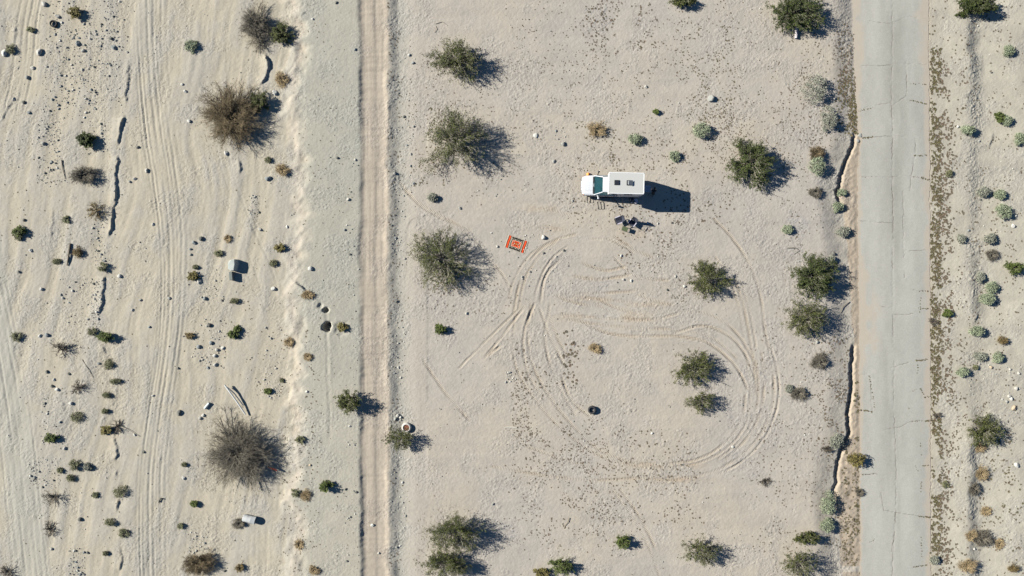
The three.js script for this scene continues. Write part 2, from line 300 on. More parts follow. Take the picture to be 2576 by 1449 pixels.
// pits beside the graded strip
for (const [x, y, r, d] of [[822, 822, 11, 0.95], [824, 815, 8, 0.5], [819, 780, 7, 0.6], [806, 768, 7, 0.15], [860, 825, 20, 0.1]]) {
  const R = r * 2.2 / PX;
  for (let j = Math.floor((mZ(y) - R - Z0) / CELL); j < (mZ(y) + R - Z0) / CELL; j++) for (let i = Math.floor((mX(x) - R - X0) / CELL); i < (mX(x) + R - X0) / CELL; i++) {
    const u = Math.hypot(X0 + i * CELL - mX(x), (Z0 + j * CELL - mZ(y))) * PX / r + 0.25 * vn(i * 0.2, j * 0.2); HF[j * NX + i] -= d * (1 - ss(0.55, 1.15, u));
  }
}
function sampleField(F, x, z) { // bilinear, mirrored beyond the surveyed piece
  let u = (x - X0) / CELL - 0.5, v = (z - Z0) / CELL - 0.5;
  const w = NX - 1, q = NZ - 1; u = Math.abs(u) % (2 * w); if (u > w) u = 2 * w - u; v = Math.abs(v) % (2 * q); if (v > q) v = 2 * q - v;
  const i = Math.min(NX - 2, Math.floor(u)), j = Math.min(NZ - 2, Math.floor(v)), a = u - i, b = v - j, o = j * NX + i;
  return (F[o] * (1 - a) + F[o + 1] * a) * (1 - b) + (F[o + NX] * (1 - a) + F[o + NX + 1] * a) * b;
}
const groundY = (x, z) => sampleField(HF, x, z);
const onRoad = (mx, my) => mx > roadL(my) && mx < roadR(my);

// ---------------------------------------------------------------- ground sheet
{
  const lines = (lo, hi, step, far) => { const a = []; for (let v = lo; v <= hi + 1e-6; v += step) a.push(v); let s = step * 2, v = hi; while (v < far) { v += s; a.push(v); s *= 1.25; } s = step * 2; v = lo; while (v > -far) { v -= s; a.unshift(v); s *= 1.25; } return a; };
  const xs = lines(-54, 54, 0.113, 260), zs = lines(-31, 31, 0.113, 260), nx = xs.length, nz = zs.length;
  const pos = new Float32Array(nx * nz * 3), nor = new Float32Array(nx * nz * 3), uv = new Float32Array(nx * nz * 2), idx = new Uint32Array((nx - 1) * (nz - 1) * 6);
  for (let j = 0; j < nz; j++) for (let i = 0; i < nx; i++) { const o = j * nx + i; pos[o * 3] = xs[i]; pos[o * 3 + 1] = groundY(xs[i], zs[j]); pos[o * 3 + 2] = zs[j]; uv[o * 2] = (xs[i] - X0) / (NX * CELL); uv[o * 2 + 1] = (zs[j] - Z0) / (NZ * CELL); }
  for (let j = 0; j < nz; j++) for (let i = 0; i < nx; i++) {
    const i0 = Math.max(0, i - 1), i1 = Math.min(nx - 1, i + 1), j0 = Math.max(0, j - 1), j1 = Math.min(nz - 1, j + 1), o = (j * nx + i) * 3;
    const gx = (pos[(j * nx + i1) * 3 + 1] - pos[(j * nx + i0) * 3 + 1]) / (xs[i1] - xs[i0]), gz = (pos[(j1 * nx + i) * 3 + 1] - pos[(j0 * nx + i) * 3 + 1]) / (zs[j1] - zs[j0]), L = 1 / Math.hypot(gx, 1, gz);
    nor[o] = -gx * L; nor[o + 1] = L; nor[o + 2] = -gz * L;
  }
  let k = 0;
  for (let j = 0; j < nz - 1; j++) for (let i = 0; i < nx - 1; i++) { const a = j * nx + i, b = a + 1, c = a + nx, d = c + 1; idx[k++] = a; idx[k++] = c; idx[k++] = b; idx[k++] = b; idx[k++] = c; idx[k++] = d; }
  const g = new THREE.BufferGeometry();
  g.setAttribute('position', new THREE.BufferAttribute(pos, 3)); g.setAttribute('normal', new THREE.BufferAttribute(nor, 3)); g.setAttribute('uv', new THREE.BufferAttribute(uv, 2)); g.setIndex(new THREE.BufferAttribute(idx, 1));
  const cd = new Uint8Array(NX * NZ * 4), bd = new Uint8Array(NX * NZ * 4), enc = v => 255 * Math.pow(clamp(v), 1 / 2.2);
  for (let o = 0; o < NX * NZ; o++) { for (let a = 0; a < 3; a++) cd[o * 4 + a] = enc(CF[o * 3 + a] * ALB); cd[o * 4 + 3] = 255; const b = 127 + 50 * clamp(BF[o], -2.4, 2.4); bd[o * 4] = bd[o * 4 + 1] = bd[o * 4 + 2] = b; bd[o * 4 + 3] = 255; }
  const map = texture(NX, NZ, cd, true), bump = texture(NX, NZ, bd, false);
  for (const t of [map, bump]) { t.wrapS = t.wrapT = THREE.MirroredRepeatWrapping; }
  const m = new THREE.Mesh(g, new THREE.MeshStandardMaterial({ map, bumpMap: bump, bumpScale: 0.06, roughness: 1 }));
  m.name = 'ground'; tag(m, 'pale sandy desert ground with wheel tracks, ruts and wash channels', 'ground', null, 'structure'); m.material.name = 'sand';
  finish(m);
}

// ---------------------------------------------------------------- paved road
const ROAD_Y = 0.02 - EAST;
const CRACKS = [
  [[2247, -40], [2248, 120], [2246, 260], [2249, 340], [2247, 440], [2250, 560], [2248, 640], [2249, 720]], [[2246, 265], [2268, 250], [2282, 238]], [[2162, 276], [2185, 268], [2215, 262], [2245, 254]], [[2283, 238], [2284, 205], [2283, 150]],
  [[2168, 345], [2200, 343], [2247, 341], [2300, 342]], [[2163, 444], [2200, 443], [2245, 444], [2275, 440], [2290, 440], [2340, 453]], [[2306, 342], [2305, 390], [2296, 440], [2292, 480]], [[2246, 55], [2270, 46], [2290, 40], [2338, 44]], [[2190, 50], [2220, 54], [2246, 55]],
  [[2166, 162], [2210, 163], [2247, 160], [2300, 158], [2340, 160]], [[2247, 158], [2262, 159], [2276, 150], [2278, 135]], [[2250, 700], [2249, 800], [2252, 900], [2251, 1000], [2256, 1130], [2256, 1300], [2250, 1390], [2246, 1470]],
  [[2290, 912], [2265, 920], [2245, 926]], [[2165, 942], [2188, 944], [2194, 955], [2194, 1000], [2198, 1040]], [[2225, 1083], [2270, 1074], [2300, 1061], [2342, 1060]], [[2226, 1285], [2255, 1290], [2290, 1296], [2340, 1304]], [[2255, 1292], [2254, 1340], [2246, 1390]],
  [[2170, 1195], [2210, 1194]], [[2165, 1034], [2200, 1036]], [[2300, 1430], [2340, 1424]], [[2275, 480], [2276, 600], [2278, 700]], [[2278, 630], [2310, 630], [2335, 628]], [[2250, 790], [2280, 792], [2300, 788]], [[2220, 1240], [2226, 1290]], [[2165, 555], [2200, 557], [2248, 560]], [[2300, 730], [2340, 731]], [[2215, 770], [2250, 775]],
];
{
  const z0 = mZ(-60), z1 = mZ(1510), dz = 0.1, nU = 64, zs = []; for (let z = z0; z <= z1; z += dz) zs.push(z); for (let s = 0.3, z = z1; z < 220; s *= 1.3) { z += s; zs.push(z); } for (let s = 0.3, z = z0; z > -220; s *= 1.3) { z -= s; zs.unshift(z); }
  const TW = 512, TH = 2048, ux0 = mX(2130), uw = (2360 - 2130) / PX, uz0 = mZ(-80), uh = 1610 / PX, cd = new Uint8Array(TW * TH * 4), bd = new Uint8Array(TW * TH * 4);
  const segs = []; CRACKS.forEach((c, n) => { const q = curve(c, 5).map((p, i) => [p[0] + 0.06 * vn(i * 0.5, n * 3.1) + 0.03 * vn(i * 1.3, n * 2.1), p[1] + 0.06 * vn(i * 0.5, n * 4.7 + 30)]); for (let i = 1; i < q.length; i++) segs.push([...q[i - 1], ...q[i], n < 1 ? 0.03 : 0.014 + 0.012 * Math.abs(vn(n * 7.7, 3))]); });
  const dist = new Float32Array(TW * TH).fill(9), sx = uw / TW, sz = uh / TH;
  for (const [ax, az, bx, bz, w] of segs) {
    const i0 = Math.max(0, Math.floor((Math.min(ax, bx) - 0.15 - ux0) / sx)), i1 = Math.min(TW - 1, Math.ceil((Math.max(ax, bx) + 0.15 - ux0) / sx)), j0 = Math.max(0, Math.floor((Math.min(az, bz) - 0.15 - uz0) / sz)), j1 = Math.min(TH - 1, Math.ceil((Math.max(az, bz) + 0.15 - uz0) / sz));
    for (let j = j0; j <= j1; j++) for (let i = i0; i <= i1; i++) { const px = ux0 + (i + .5) * sx - ax, pz = uz0 + (j + .5) * sz - az, dx = bx - ax, dz2 = bz - az, t = clamp((px * dx + pz * dz2) / (dx * dx + dz2 * dz2 + 1e-9)); const d = Math.hypot(px - t * dx, pz - t * dz2) / w; const o = j * TW + i; if (d < dist[o]) dist[o] = d; }
  }
  const crackAt = (x, z) => { const i = clamp(Math.floor((x - ux0) / sx), 0, TW - 1), j = clamp(Math.floor((z - uz0) / sz), 0, TH - 1); return dist[j * TW + i]; };
  for (let j = 0; j < TH; j++) { const z = uz0 + (j + .5) * sz, my = z * PX + 724.5, rl = roadL(my), rr = roadR(my);
    const spill = pl(my, [[-80, 30], [150, 20], [250, 8], [500, 6], [650, 10], [740, 26], [860, 34], [930, 10], [1100, 4], [1449, 4]]), spillR = pl(my, [[0, 22], [300, 14], [700, 12], [900, 16], [1449, 9]]);
    for (let i = 0; i < TW; i++) { const x = ux0 + (i + .5) * sx, mx = x * PX + 1288, o = j * TW + i;
      const n = fbm(x * 0.5, z * 0.16, 3), f = vn(x * 23, z * 23), f2 = vn(x * 9, z * 9), r = PERM[(i * 7919 + j * 3571) & 65535];
      const lane = 2.5 * Math.exp(-((mx - 2205) ** 2) / 300) + 2.5 * Math.exp(-((mx - 2290) ** 2) / 300) - 6 * ss(0.0, 0.4, fbm(x * 0.8 + 30, z * 0.12, 3)) * Math.exp(-((mx - 2252) ** 2) / 900);
      const mot = fbm(x * 1.7 + 9, z * 0.5, 3); let c = [191 + 9 * n + 6 * mot, 189 + 9 * n + 6 * mot, 178 + 8 * n + 6 * mot]; const gr = 5 * f + 3 * f2 + 9 * r + 2 * lane; c = c.map(v => v + gr);
      const a = (mx - rl) / (spill * (1 + 0.8 * vn(x * 1.6, z * 0.8))), b = (rr - mx) / (spillR * (1 + 0.8 * vn(x * 1.3 + 9, z * 0.9)));
      const sand = clamp(Math.max(1 - ss(0.5, 1.3, a + 0.25 * f2 + 0.2 * r), 1 - ss(0.5, 1.3, b + 0.25 * f2 + 0.2 * r))) * 0.85;
      c = [lerp(c[0], 204 + 5 * r, sand), lerp(c[1], 191 + 5 * r, sand), lerp(c[2], 172 + 5 * r, sand)];
      const cr = (1 - ss(0.6, 1.15, dist[o])) * clamp(0.5 + 0.9 * vn(x * 0.9, z * 0.9) + 0.5 * vn(x * 3.1, z * 3.1)) * (1 - sand); c = c.map((v, k) => lerp(v, [104, 98, 88][k], cr));
      for (let k = 0; k < 3; k++) cd[o * 4 + k] = 255 * Math.pow(clamp(lin1(Math.max(0, c[k])) * ALB), 1 / 2.2); cd[o * 4 + 3] = 255;
      bd[o * 4] = bd[o * 4 + 1] = bd[o * 4 + 2] = clamp(150 + 26 * f + 30 * r - 90 * cr, 0, 255); bd[o * 4 + 3] = 255;
    } }
  const map = texture(TW, TH, cd, true), bump = texture(TW, TH, bd, false); for (const t of [map, bump]) { t.wrapS = THREE.ClampToEdgeWrapping; t.wrapT = THREE.MirroredRepeatWrapping; t.wrapS = THREE.MirroredRepeatWrapping; }
  const p = [], uv = [], idx = [], cols = nU + 3;
  zs.forEach(z => { const my = z * PX + 724.5, l = mX(roadL(my)), r = mX(roadR(my));
    for (let i = -1; i <= nU + 1; i++) { const t = clamp(i / nU), x = lerp(l, r, t) + (i < 0 ? -0.01 : i > nU ? 0.01 : 0); const edge = i < 0 || i > nU;
      const crown = 0.05 * (1 - (2 * t - 1) ** 2), y = edge ? ROAD_Y - 0.16 : ROAD_Y + crown - 0.018 * (1 - ss(0.8, 1.6, crackAt(x, z))) + 0.004 * vn(x * 2, z * 2);
      p.push(x, y, z); uv.push((x - ux0) / uw, (z - uz0) / uh); } });
  for (let j = 0; j < zs.length - 1; j++) for (let i = 0; i < cols - 1; i++) { const a = j * cols + i, b = a + 1, c = a + cols, d = c + 1; idx.push(a, c, b, b, c, d); }
  const g = new THREE.BufferGeometry(); g.setAttribute('position', new THREE.Float32BufferAttribute(p, 3)); g.setAttribute('uv', new THREE.Float32BufferAttribute(uv, 2)); g.setIndex(idx); g.computeVertexNormals();
  for (let v = 0; v < p.length / 3; v++) { const i = v % cols; if (i === 0) g.attributes.normal.setXYZ(v, -0.7, 0.7, 0); else if (i === cols - 1) g.attributes.normal.setXYZ(v, 0.7, 0.7, 0); else if (i === 1 || i === cols - 2) g.attributes.normal.setXYZ(v, 0, 1, 0); }
  const m = new THREE.Mesh(g, new THREE.MeshStandardMaterial({ map, bumpMap: bump, bumpScale: 0.012, roughness: 0.95 })); m.name = 'road';
  finish(tag(m, 'bleached cracked asphalt road running past the campsite', 'road', null, 'structure'));
}

// ---------------------------------------------------------------- shrubs
// what stands high leans outwards in a view from above; base(x, y, h) gives the foot of a thing whose middle, at height h, shows over map point x, y
const foot = (x, y, h) => { const k = 1 - h / CAM_H, X = mX(x) * k, Z = mZ(y) * k; return [X, groundY(X, Z), Z]; };
const M = {
  leaf: new THREE.MeshStandardMaterial({ vertexColors: true, roughness: 0.8, side: THREE.DoubleSide }),
  twig: new THREE.MeshStandardMaterial({ vertexColors: true, roughness: 0.95, side: THREE.DoubleSide }),
};
M.leaf.name = 'leaves'; M.twig.name = 'bark';
const jit = (c, r, a) => { const k = 1 + a * (r() * 2 - 1); return c.map(v => v * k); };
const LEAF = { creosote: alb(88, 94, 42), dark: alb(76, 87, 38), olive: alb(134, 124, 70), sage: alb(160, 170, 138), greysage: alb(158, 160, 142), fresh: alb(98, 112, 50), brown: alb(134, 116, 74), grey: alb(136, 130, 112) };
const BARK = { pale: alb(168, 161, 145), grey: alb(150, 143, 128), brown: alb(138, 122, 94), tan: alb(190, 168, 128), dark: alb(104, 96, 84) };
function leafQuad(mb, p, s, r, k, lift = 0.5) {
  const a = r() * 6.2832, e = (r() - 0.5) * 2 * lift + 0.15, dx = Math.cos(a), dz = Math.sin(a), l = s * (0.7 + 0.7 * r()), w = l * 0.55;
  const t = [dx * l * Math.cos(e), l * Math.sin(e), dz * l * Math.cos(e)], b = r() * 1.2 - 0.6, n = [-dz * w, b * w, dx * w];
  const q = [p[0] + t[0], p[1] + t[1], p[2] + t[2]], m = [p[0] + t[0] * 0.5, p[1] + t[1] * 0.5, p[2] + t[2] * 0.5];
  mb.quad(p, [m[0] + n[0], m[1] + n[1], m[2] + n[2]], q, [m[0] - n[0], m[1] - n[1], m[2] - n[2]], k);
}
// open bush: stems spread from one crown, twigs off them, small leaves in sprays towards the ends
function openBush(r, rx, rz, h, o) {
  const W = new MB(), L = new MB(), R = (rx + rz) / 2, stems = o.stems ?? Math.round(24 + 24 * R), bias = o.bias ?? [0, 0];
  for (let s = 0; s < stems; s++) {
    const az = r() * 6.2832, lob = 0.82 + 0.28 * vn(az * 1.7 + 3, o.seed), rho = Math.pow(r(), 0.55) * lob * 1.1, ex = Math.cos(az) * rho * rx, ez = Math.sin(az) * rho * rz;
    const top = h * Math.max(0.12, 1.02 - 0.7 * rho * rho) * (0.72 + 0.36 * r()), bx = Math.cos(az) * 0.06 * rx, bz = Math.sin(az) * 0.06 * rz;
    const cx = ex * (0.42 + 0.15 * r()), cz = ez * (0.42 + 0.15 * r()), cy = top * (0.55 + 0.35 * r()), pts = [];
    const wx = (r() - .5) * .2 * R, wz = (r() - .5) * .2 * R;
    for (let i = 0; i <= 4; i++) { const t = i / 4, u = 1 - t; pts.push([u * u * bx + 2 * u * t * cx + t * t * ex + wx * Math.sin(t * 5), Math.max(0.01, 2 * u * t * cy + t * t * top) - (i ? 0 : 0.06), u * u * bz + 2 * u * t * cz + t * t * ez + wz * Math.sin(t * 4)]); }
    const bk = jit(o.bark, r, 0.3), rad = (0.012 + 0.012 * R * 0.6) * (o.thick ?? 1);
    W.tube(pts, rad, rad * 0.35, bk);
    const tw = o.twigs ?? 6;
    const lk0 = jit(o.leaf, r, 0.3);
    for (let q = 0; q < tw; q++) {
      const t = 0.35 + 0.65 * (q + r()) / tw, i = Math.min(3, Math.floor(t * 4)), f = t * 4 - i, p = [0, 1, 2].map(a => lerp(pts[i][a], pts[Math.min(4, i + 1)][a], f));
      const a2 = az + (r() - 0.5) * 2.4, len = (0.1 + 0.16 * r()) * (0.5 + R * 0.6) * (o.twigLen ?? 1), up = (r() * 0.9 - 0.1) * len;
      const e = [p[0] + Math.cos(a2) * len, Math.max(0.02, p[1] + up), p[2] + Math.sin(a2) * len], mid = [(p[0] + e[0]) / 2 + (r() - .5) * len * .3, (p[1] + e[1]) / 2 + len * .1, (p[2] + e[2]) / 2 + (r() - .5) * len * .3];
      W.tube(q % 3 ? [p, e] : [p, mid, e], rad * 0.5, rad * 0.22, jit(bk, r, 0.2));
      const nl = Math.round((o.leaves ?? 9) * (0.3 + 1.4 * r()) * (r() < (o.bare ?? 0.12) ? 0.1 : 1)), lk = jit(lk0, r, 0.25);
      for (let n = 0; n < nl; n++) { const v = 0.25 + 0.85 * r(), sp = 0.07 + 0.06 * R; leafQuad(L, [lerp(p[0], e[0], v) + (r() - .5) * sp, Math.max(0.02, lerp(p[1], e[1], v) + (r() - .5) * sp), lerp(p[2], e[2], v) + (r() - .5) * sp], o.leafSize ?? 0.075, r, jit(lk, r, 0.25)); }
    }
  }
  return [W, L];
}
// dense dome: short upright sprays packed over a lumpy cushion
function domeBush(r, rx, rz, h, o) {
  const W = new MB(), L = new MB(), R = (rx + rz) / 2, clumps = Math.round(o.clumps ?? 34 + 46 * R);
  for (let s = 0; s < 12; s++) { const az = r() * 6.28, rho = Math.sqrt(r()) * 0.8; W.tube([[0, -0.03, 0], [Math.cos(az) * rho * rx * .5, h * .5, Math.sin(az) * rho * rz * .5], [Math.cos(az) * rho * rx, h * (1 - .5 * rho * rho) * .8, Math.sin(az) * rho * rz]], 0.016, 0.006, jit(o.bark, r, 0.3)); }
  for (let s = 0; s < clumps; s++) {
    const az = r() * 6.2832, lob = 0.86 + 0.26 * vn(az * 1.3 + 1, o.seed), rho = Math.sqrt(r()) * lob, y = h * Math.sqrt(Math.max(0.02, 1 - rho * rho * 0.92)) * (0.74 + 0.26 * r());
    const c = [Math.cos(az) * rho * rx, y, Math.sin(az) * rho * rz], lk = jit(o.leaf, r, 0.3), cr = 0.09 + 0.08 * R;
    const nl = o.leaves ?? 30;
    for (let n = 0; n < nl; n++) { const d = [r() - .5, (r() - .55) * 1.1, r() - .5]; leafQuad(L, [c[0] + d[0] * cr * 2, Math.max(0.02, c[1] + d[1] * cr * 1.6), c[2] + d[2] * cr * 2], o.leafSize ?? 0.065, r, jit(lk, r, 0.22), 1.1); }
  }
  return [W, L];
}
// leafless brush: masses of fine grey twigs sweeping out
function brush(r, rx, rz, h, o) {
  const W = new MB(), R = (rx + rz) / 2, stems = o.stems ?? Math.round(26 + 40 * R);
  for (let s = 0; s < stems; s++) {
    const az = r() * 6.2832, lob = 0.82 + 0.3 * vn(az * 1.9 + 2, o.seed), rho = Math.pow(r(), 0.5) * lob * 1.08, ex = Math.cos(az) * rho * rx, ez = Math.sin(az) * rho * rz, top = h * Math.max(0.1, 1 - 0.7 * rho * rho) * (0.55 + 0.5 * r());
    const bk = jit(o.bark, r, 0.35), pts = [], wx = (r() - .5) * .25 * R, wz = (r() - .5) * .25 * R;
    for (let i = 0; i <= 4; i++) { const t = i / 4; pts.push([ex * t + wx * Math.sin(t * 4), Math.max(0.01, top * Math.pow(t, 0.6)) - (i ? 0 : 0.05), ez * t + wz * Math.sin(t * 5)]); }
    const rad = (0.014 + 0.01 * R) * (o.thick ?? 1);
    W.tube(pts, rad, rad * 0.3, bk);
    const tw = o.twigs ?? 16;
    for (let q = 0; q < tw; q++) {
      const t = 0.2 + 0.8 * r(), i = Math.min(3, Math.floor(t * 4)), f = t * 4 - i, p = [0, 1, 2].map(a => lerp(pts[i][a], pts[i + 1][a], f));
      const a2 = az + (r() - 0.5) * 2.6, len = (0.1 + 0.2 * r()) * (0.5 + 0.55 * R), up = (r() * 0.8 - 0.2) * len, e = [p[0] + Math.cos(a2) * len, Math.max(0.015, p[1] + up), p[2] + Math.sin(a2) * len];
      const k = jit(bk, r, 0.3), w = 0.011 * (o.thick ?? 1);
      W.tube([p, e], w, w * 0.4, k);
      for (let n = 0; n < (o.fine ?? 3); n++) { const v = 0.3 + 0.7 * r(), a3 = a2 + (r() - .5) * 2.4, l3 = len * (0.3 + 0.4 * r()), b = [0, 1, 2].map(a => lerp(p[a], e[a], v)), ee = [b[0] + Math.cos(a3) * l3, Math.max(0.015, b[1] + (r() * .8 - .2) * l3), b[2] + Math.sin(a3) * l3], s2 = 0.007 * (o.thick ?? 1); const nx = -Math.sin(a3) * s2, nz = Math.cos(a3) * s2; W.quad([b[0] - nx, b[1], b[2] - nz], [b[0] + nx, b[1] + s2 * .4, b[2] + nz], [ee[0] + nx * .4, ee[1] + s2 * .3, ee[2] + nz * .4], [ee[0] - nx * .4, ee[1], ee[2] - nz * .4], jit(k, r, 0.25)); }
    }
  }
  return [W, null];
}
// small wash shrub: half cushion, half open twigs, no two alike
function mixBush(r, rx, rz, h, o) {
  const a = r(), [W, L] = a < 0.45 ? domeBush(r, rx * (0.6 + 0.4 * r()), rz * (0.6 + 0.4 * r()), h, { ...o, leaves: 20 }) : openBush(r, rx, rz, h * 1.1, { ...o, leaves: o.leaves * 0.55, stems: 20 + Math.round(10 * r()) });
  const [V] = brush(r, rx * (0.8 + 0.5 * r()), rz * (0.8 + 0.5 * r()), h * 0.8, { ...o, stems: 6 + Math.round(8 * r()), twigs: 8, thick: 0.7 });
  W.p = W.p.concat(V.p); W.c = W.c.concat(V.c); return [W, L];
}
const KINDS = {
  creosote: [openBush, 0.72, { leaf: LEAF.creosote, bark: BARK.pale, leaves: 13, leafSize: 0.062, twigs: 9, bare: 0.2, thick: 0.75 }, 'creosote_bush', 'creosote bushes on the desert flat'],
  thin: [openBush, 0.78, { leaf: LEAF.creosote, bark: BARK.pale, leaves: 10, leafSize: 0.06, twigs: 7, bare: 0.3, thick: 0.75 }, 'creosote_bush', 'creosote bushes on the desert flat'],
  dense: [openBush, 0.8, { leaf: LEAF.dark, bark: BARK.pale, leaves: 17, leafSize: 0.07, twigs: 11, bare: 0.1, thick: 0.8 }, 'evergreen_bush', 'dense dark green bushes by the paved road'],
  green: [openBush, 0.85, { leaf: LEAF.fresh, bark: BARK.grey, leaves: 12, leafSize: 0.06, twigs: 7 }, 'green_shrub', 'small green shrubs'],
  olive: [openBush, 0.75, { leaf: LEAF.olive, bark: BARK.brown, leaves: 9, leafSize: 0.07, twigs: 6 }, 'olive_shrub', 'olive brown shrubs'],
  sage: [domeBush, 0.75, { leaf: LEAF.sage, bark: BARK.grey }, 'sage_bush', 'grey green sage bushes'],
  greysage: [domeBush, 0.7, { leaf: LEAF.greysage, bark: BARK.grey }, 'sage_bush', 'grey green sage bushes'],
  dusty: [mixBush, 0.55, { leaf: alb(136, 137, 100), bark: BARK.grey, leafSize: 0.05, leaves: 18, twigs: 7 }, 'desert_shrub', 'small shrubs of the sandy wash'],
  brown: [mixBush, 0.6, { leaf: LEAF.brown, bark: BARK.brown, leafSize: 0.05, leaves: 16, twigs: 7 }, 'desert_shrub', 'small shrubs of the sandy wash'],
  dead: [brush, 0.6, { bark: alb(132, 125, 110), fine: 4, twigs: 19 }, 'dead_bush', 'leafless dead bushes'],
  deadbrown: [brush, 0.65, { bark: alb(128, 113, 86), fine: 5, twigs: 22 }, 'dead_bush', 'leafless dead bushes'],
  deaddark: [brush, 0.5, { bark: BARK.dark, stems: 16, twigs: 9, thick: 1.4 }, 'dead_bush', 'leafless dead bushes'],
  tan: [brush, 0.45, { bark: BARK.tan, thick: 0.9 }, 'dry_bush', 'dry straw coloured bushes'],
};
let bushSeed = 100;
function shrub(kind, x, y, rx, ry, label, hk = 1) {
  const [fn, hr, o, name, group] = KINDS[kind]; const grow = { creosote: 1.17, thin: 1.2, dense: 1.1, dead: 1.1, deadbrown: 1.12, dusty: 0.95, brown: 0.98, sage: 0.98 }[kind] ?? 1.05; rx *= grow; ry *= grow; const r = rng(++bushSeed * 977), RX = rx / PX, RZ = ry / PX, h = (RX + RZ) / 2 * hr * hk;
  const [W, L] = fn(r, RX, RZ, h, { ...o, seed: bushSeed * 1.37 });
  const t = thing(name, label, /shrub/.test(name) ? 'shrub' : 'bush', group);
  t.position.set(...foot(x, y, h * 0.6));
  part(t, 'branches', W.geo(), M.twig);
  if (L && L.p.length) part(t, 'foliage', L.geo(), M.leaf);
  return finish(t);
}
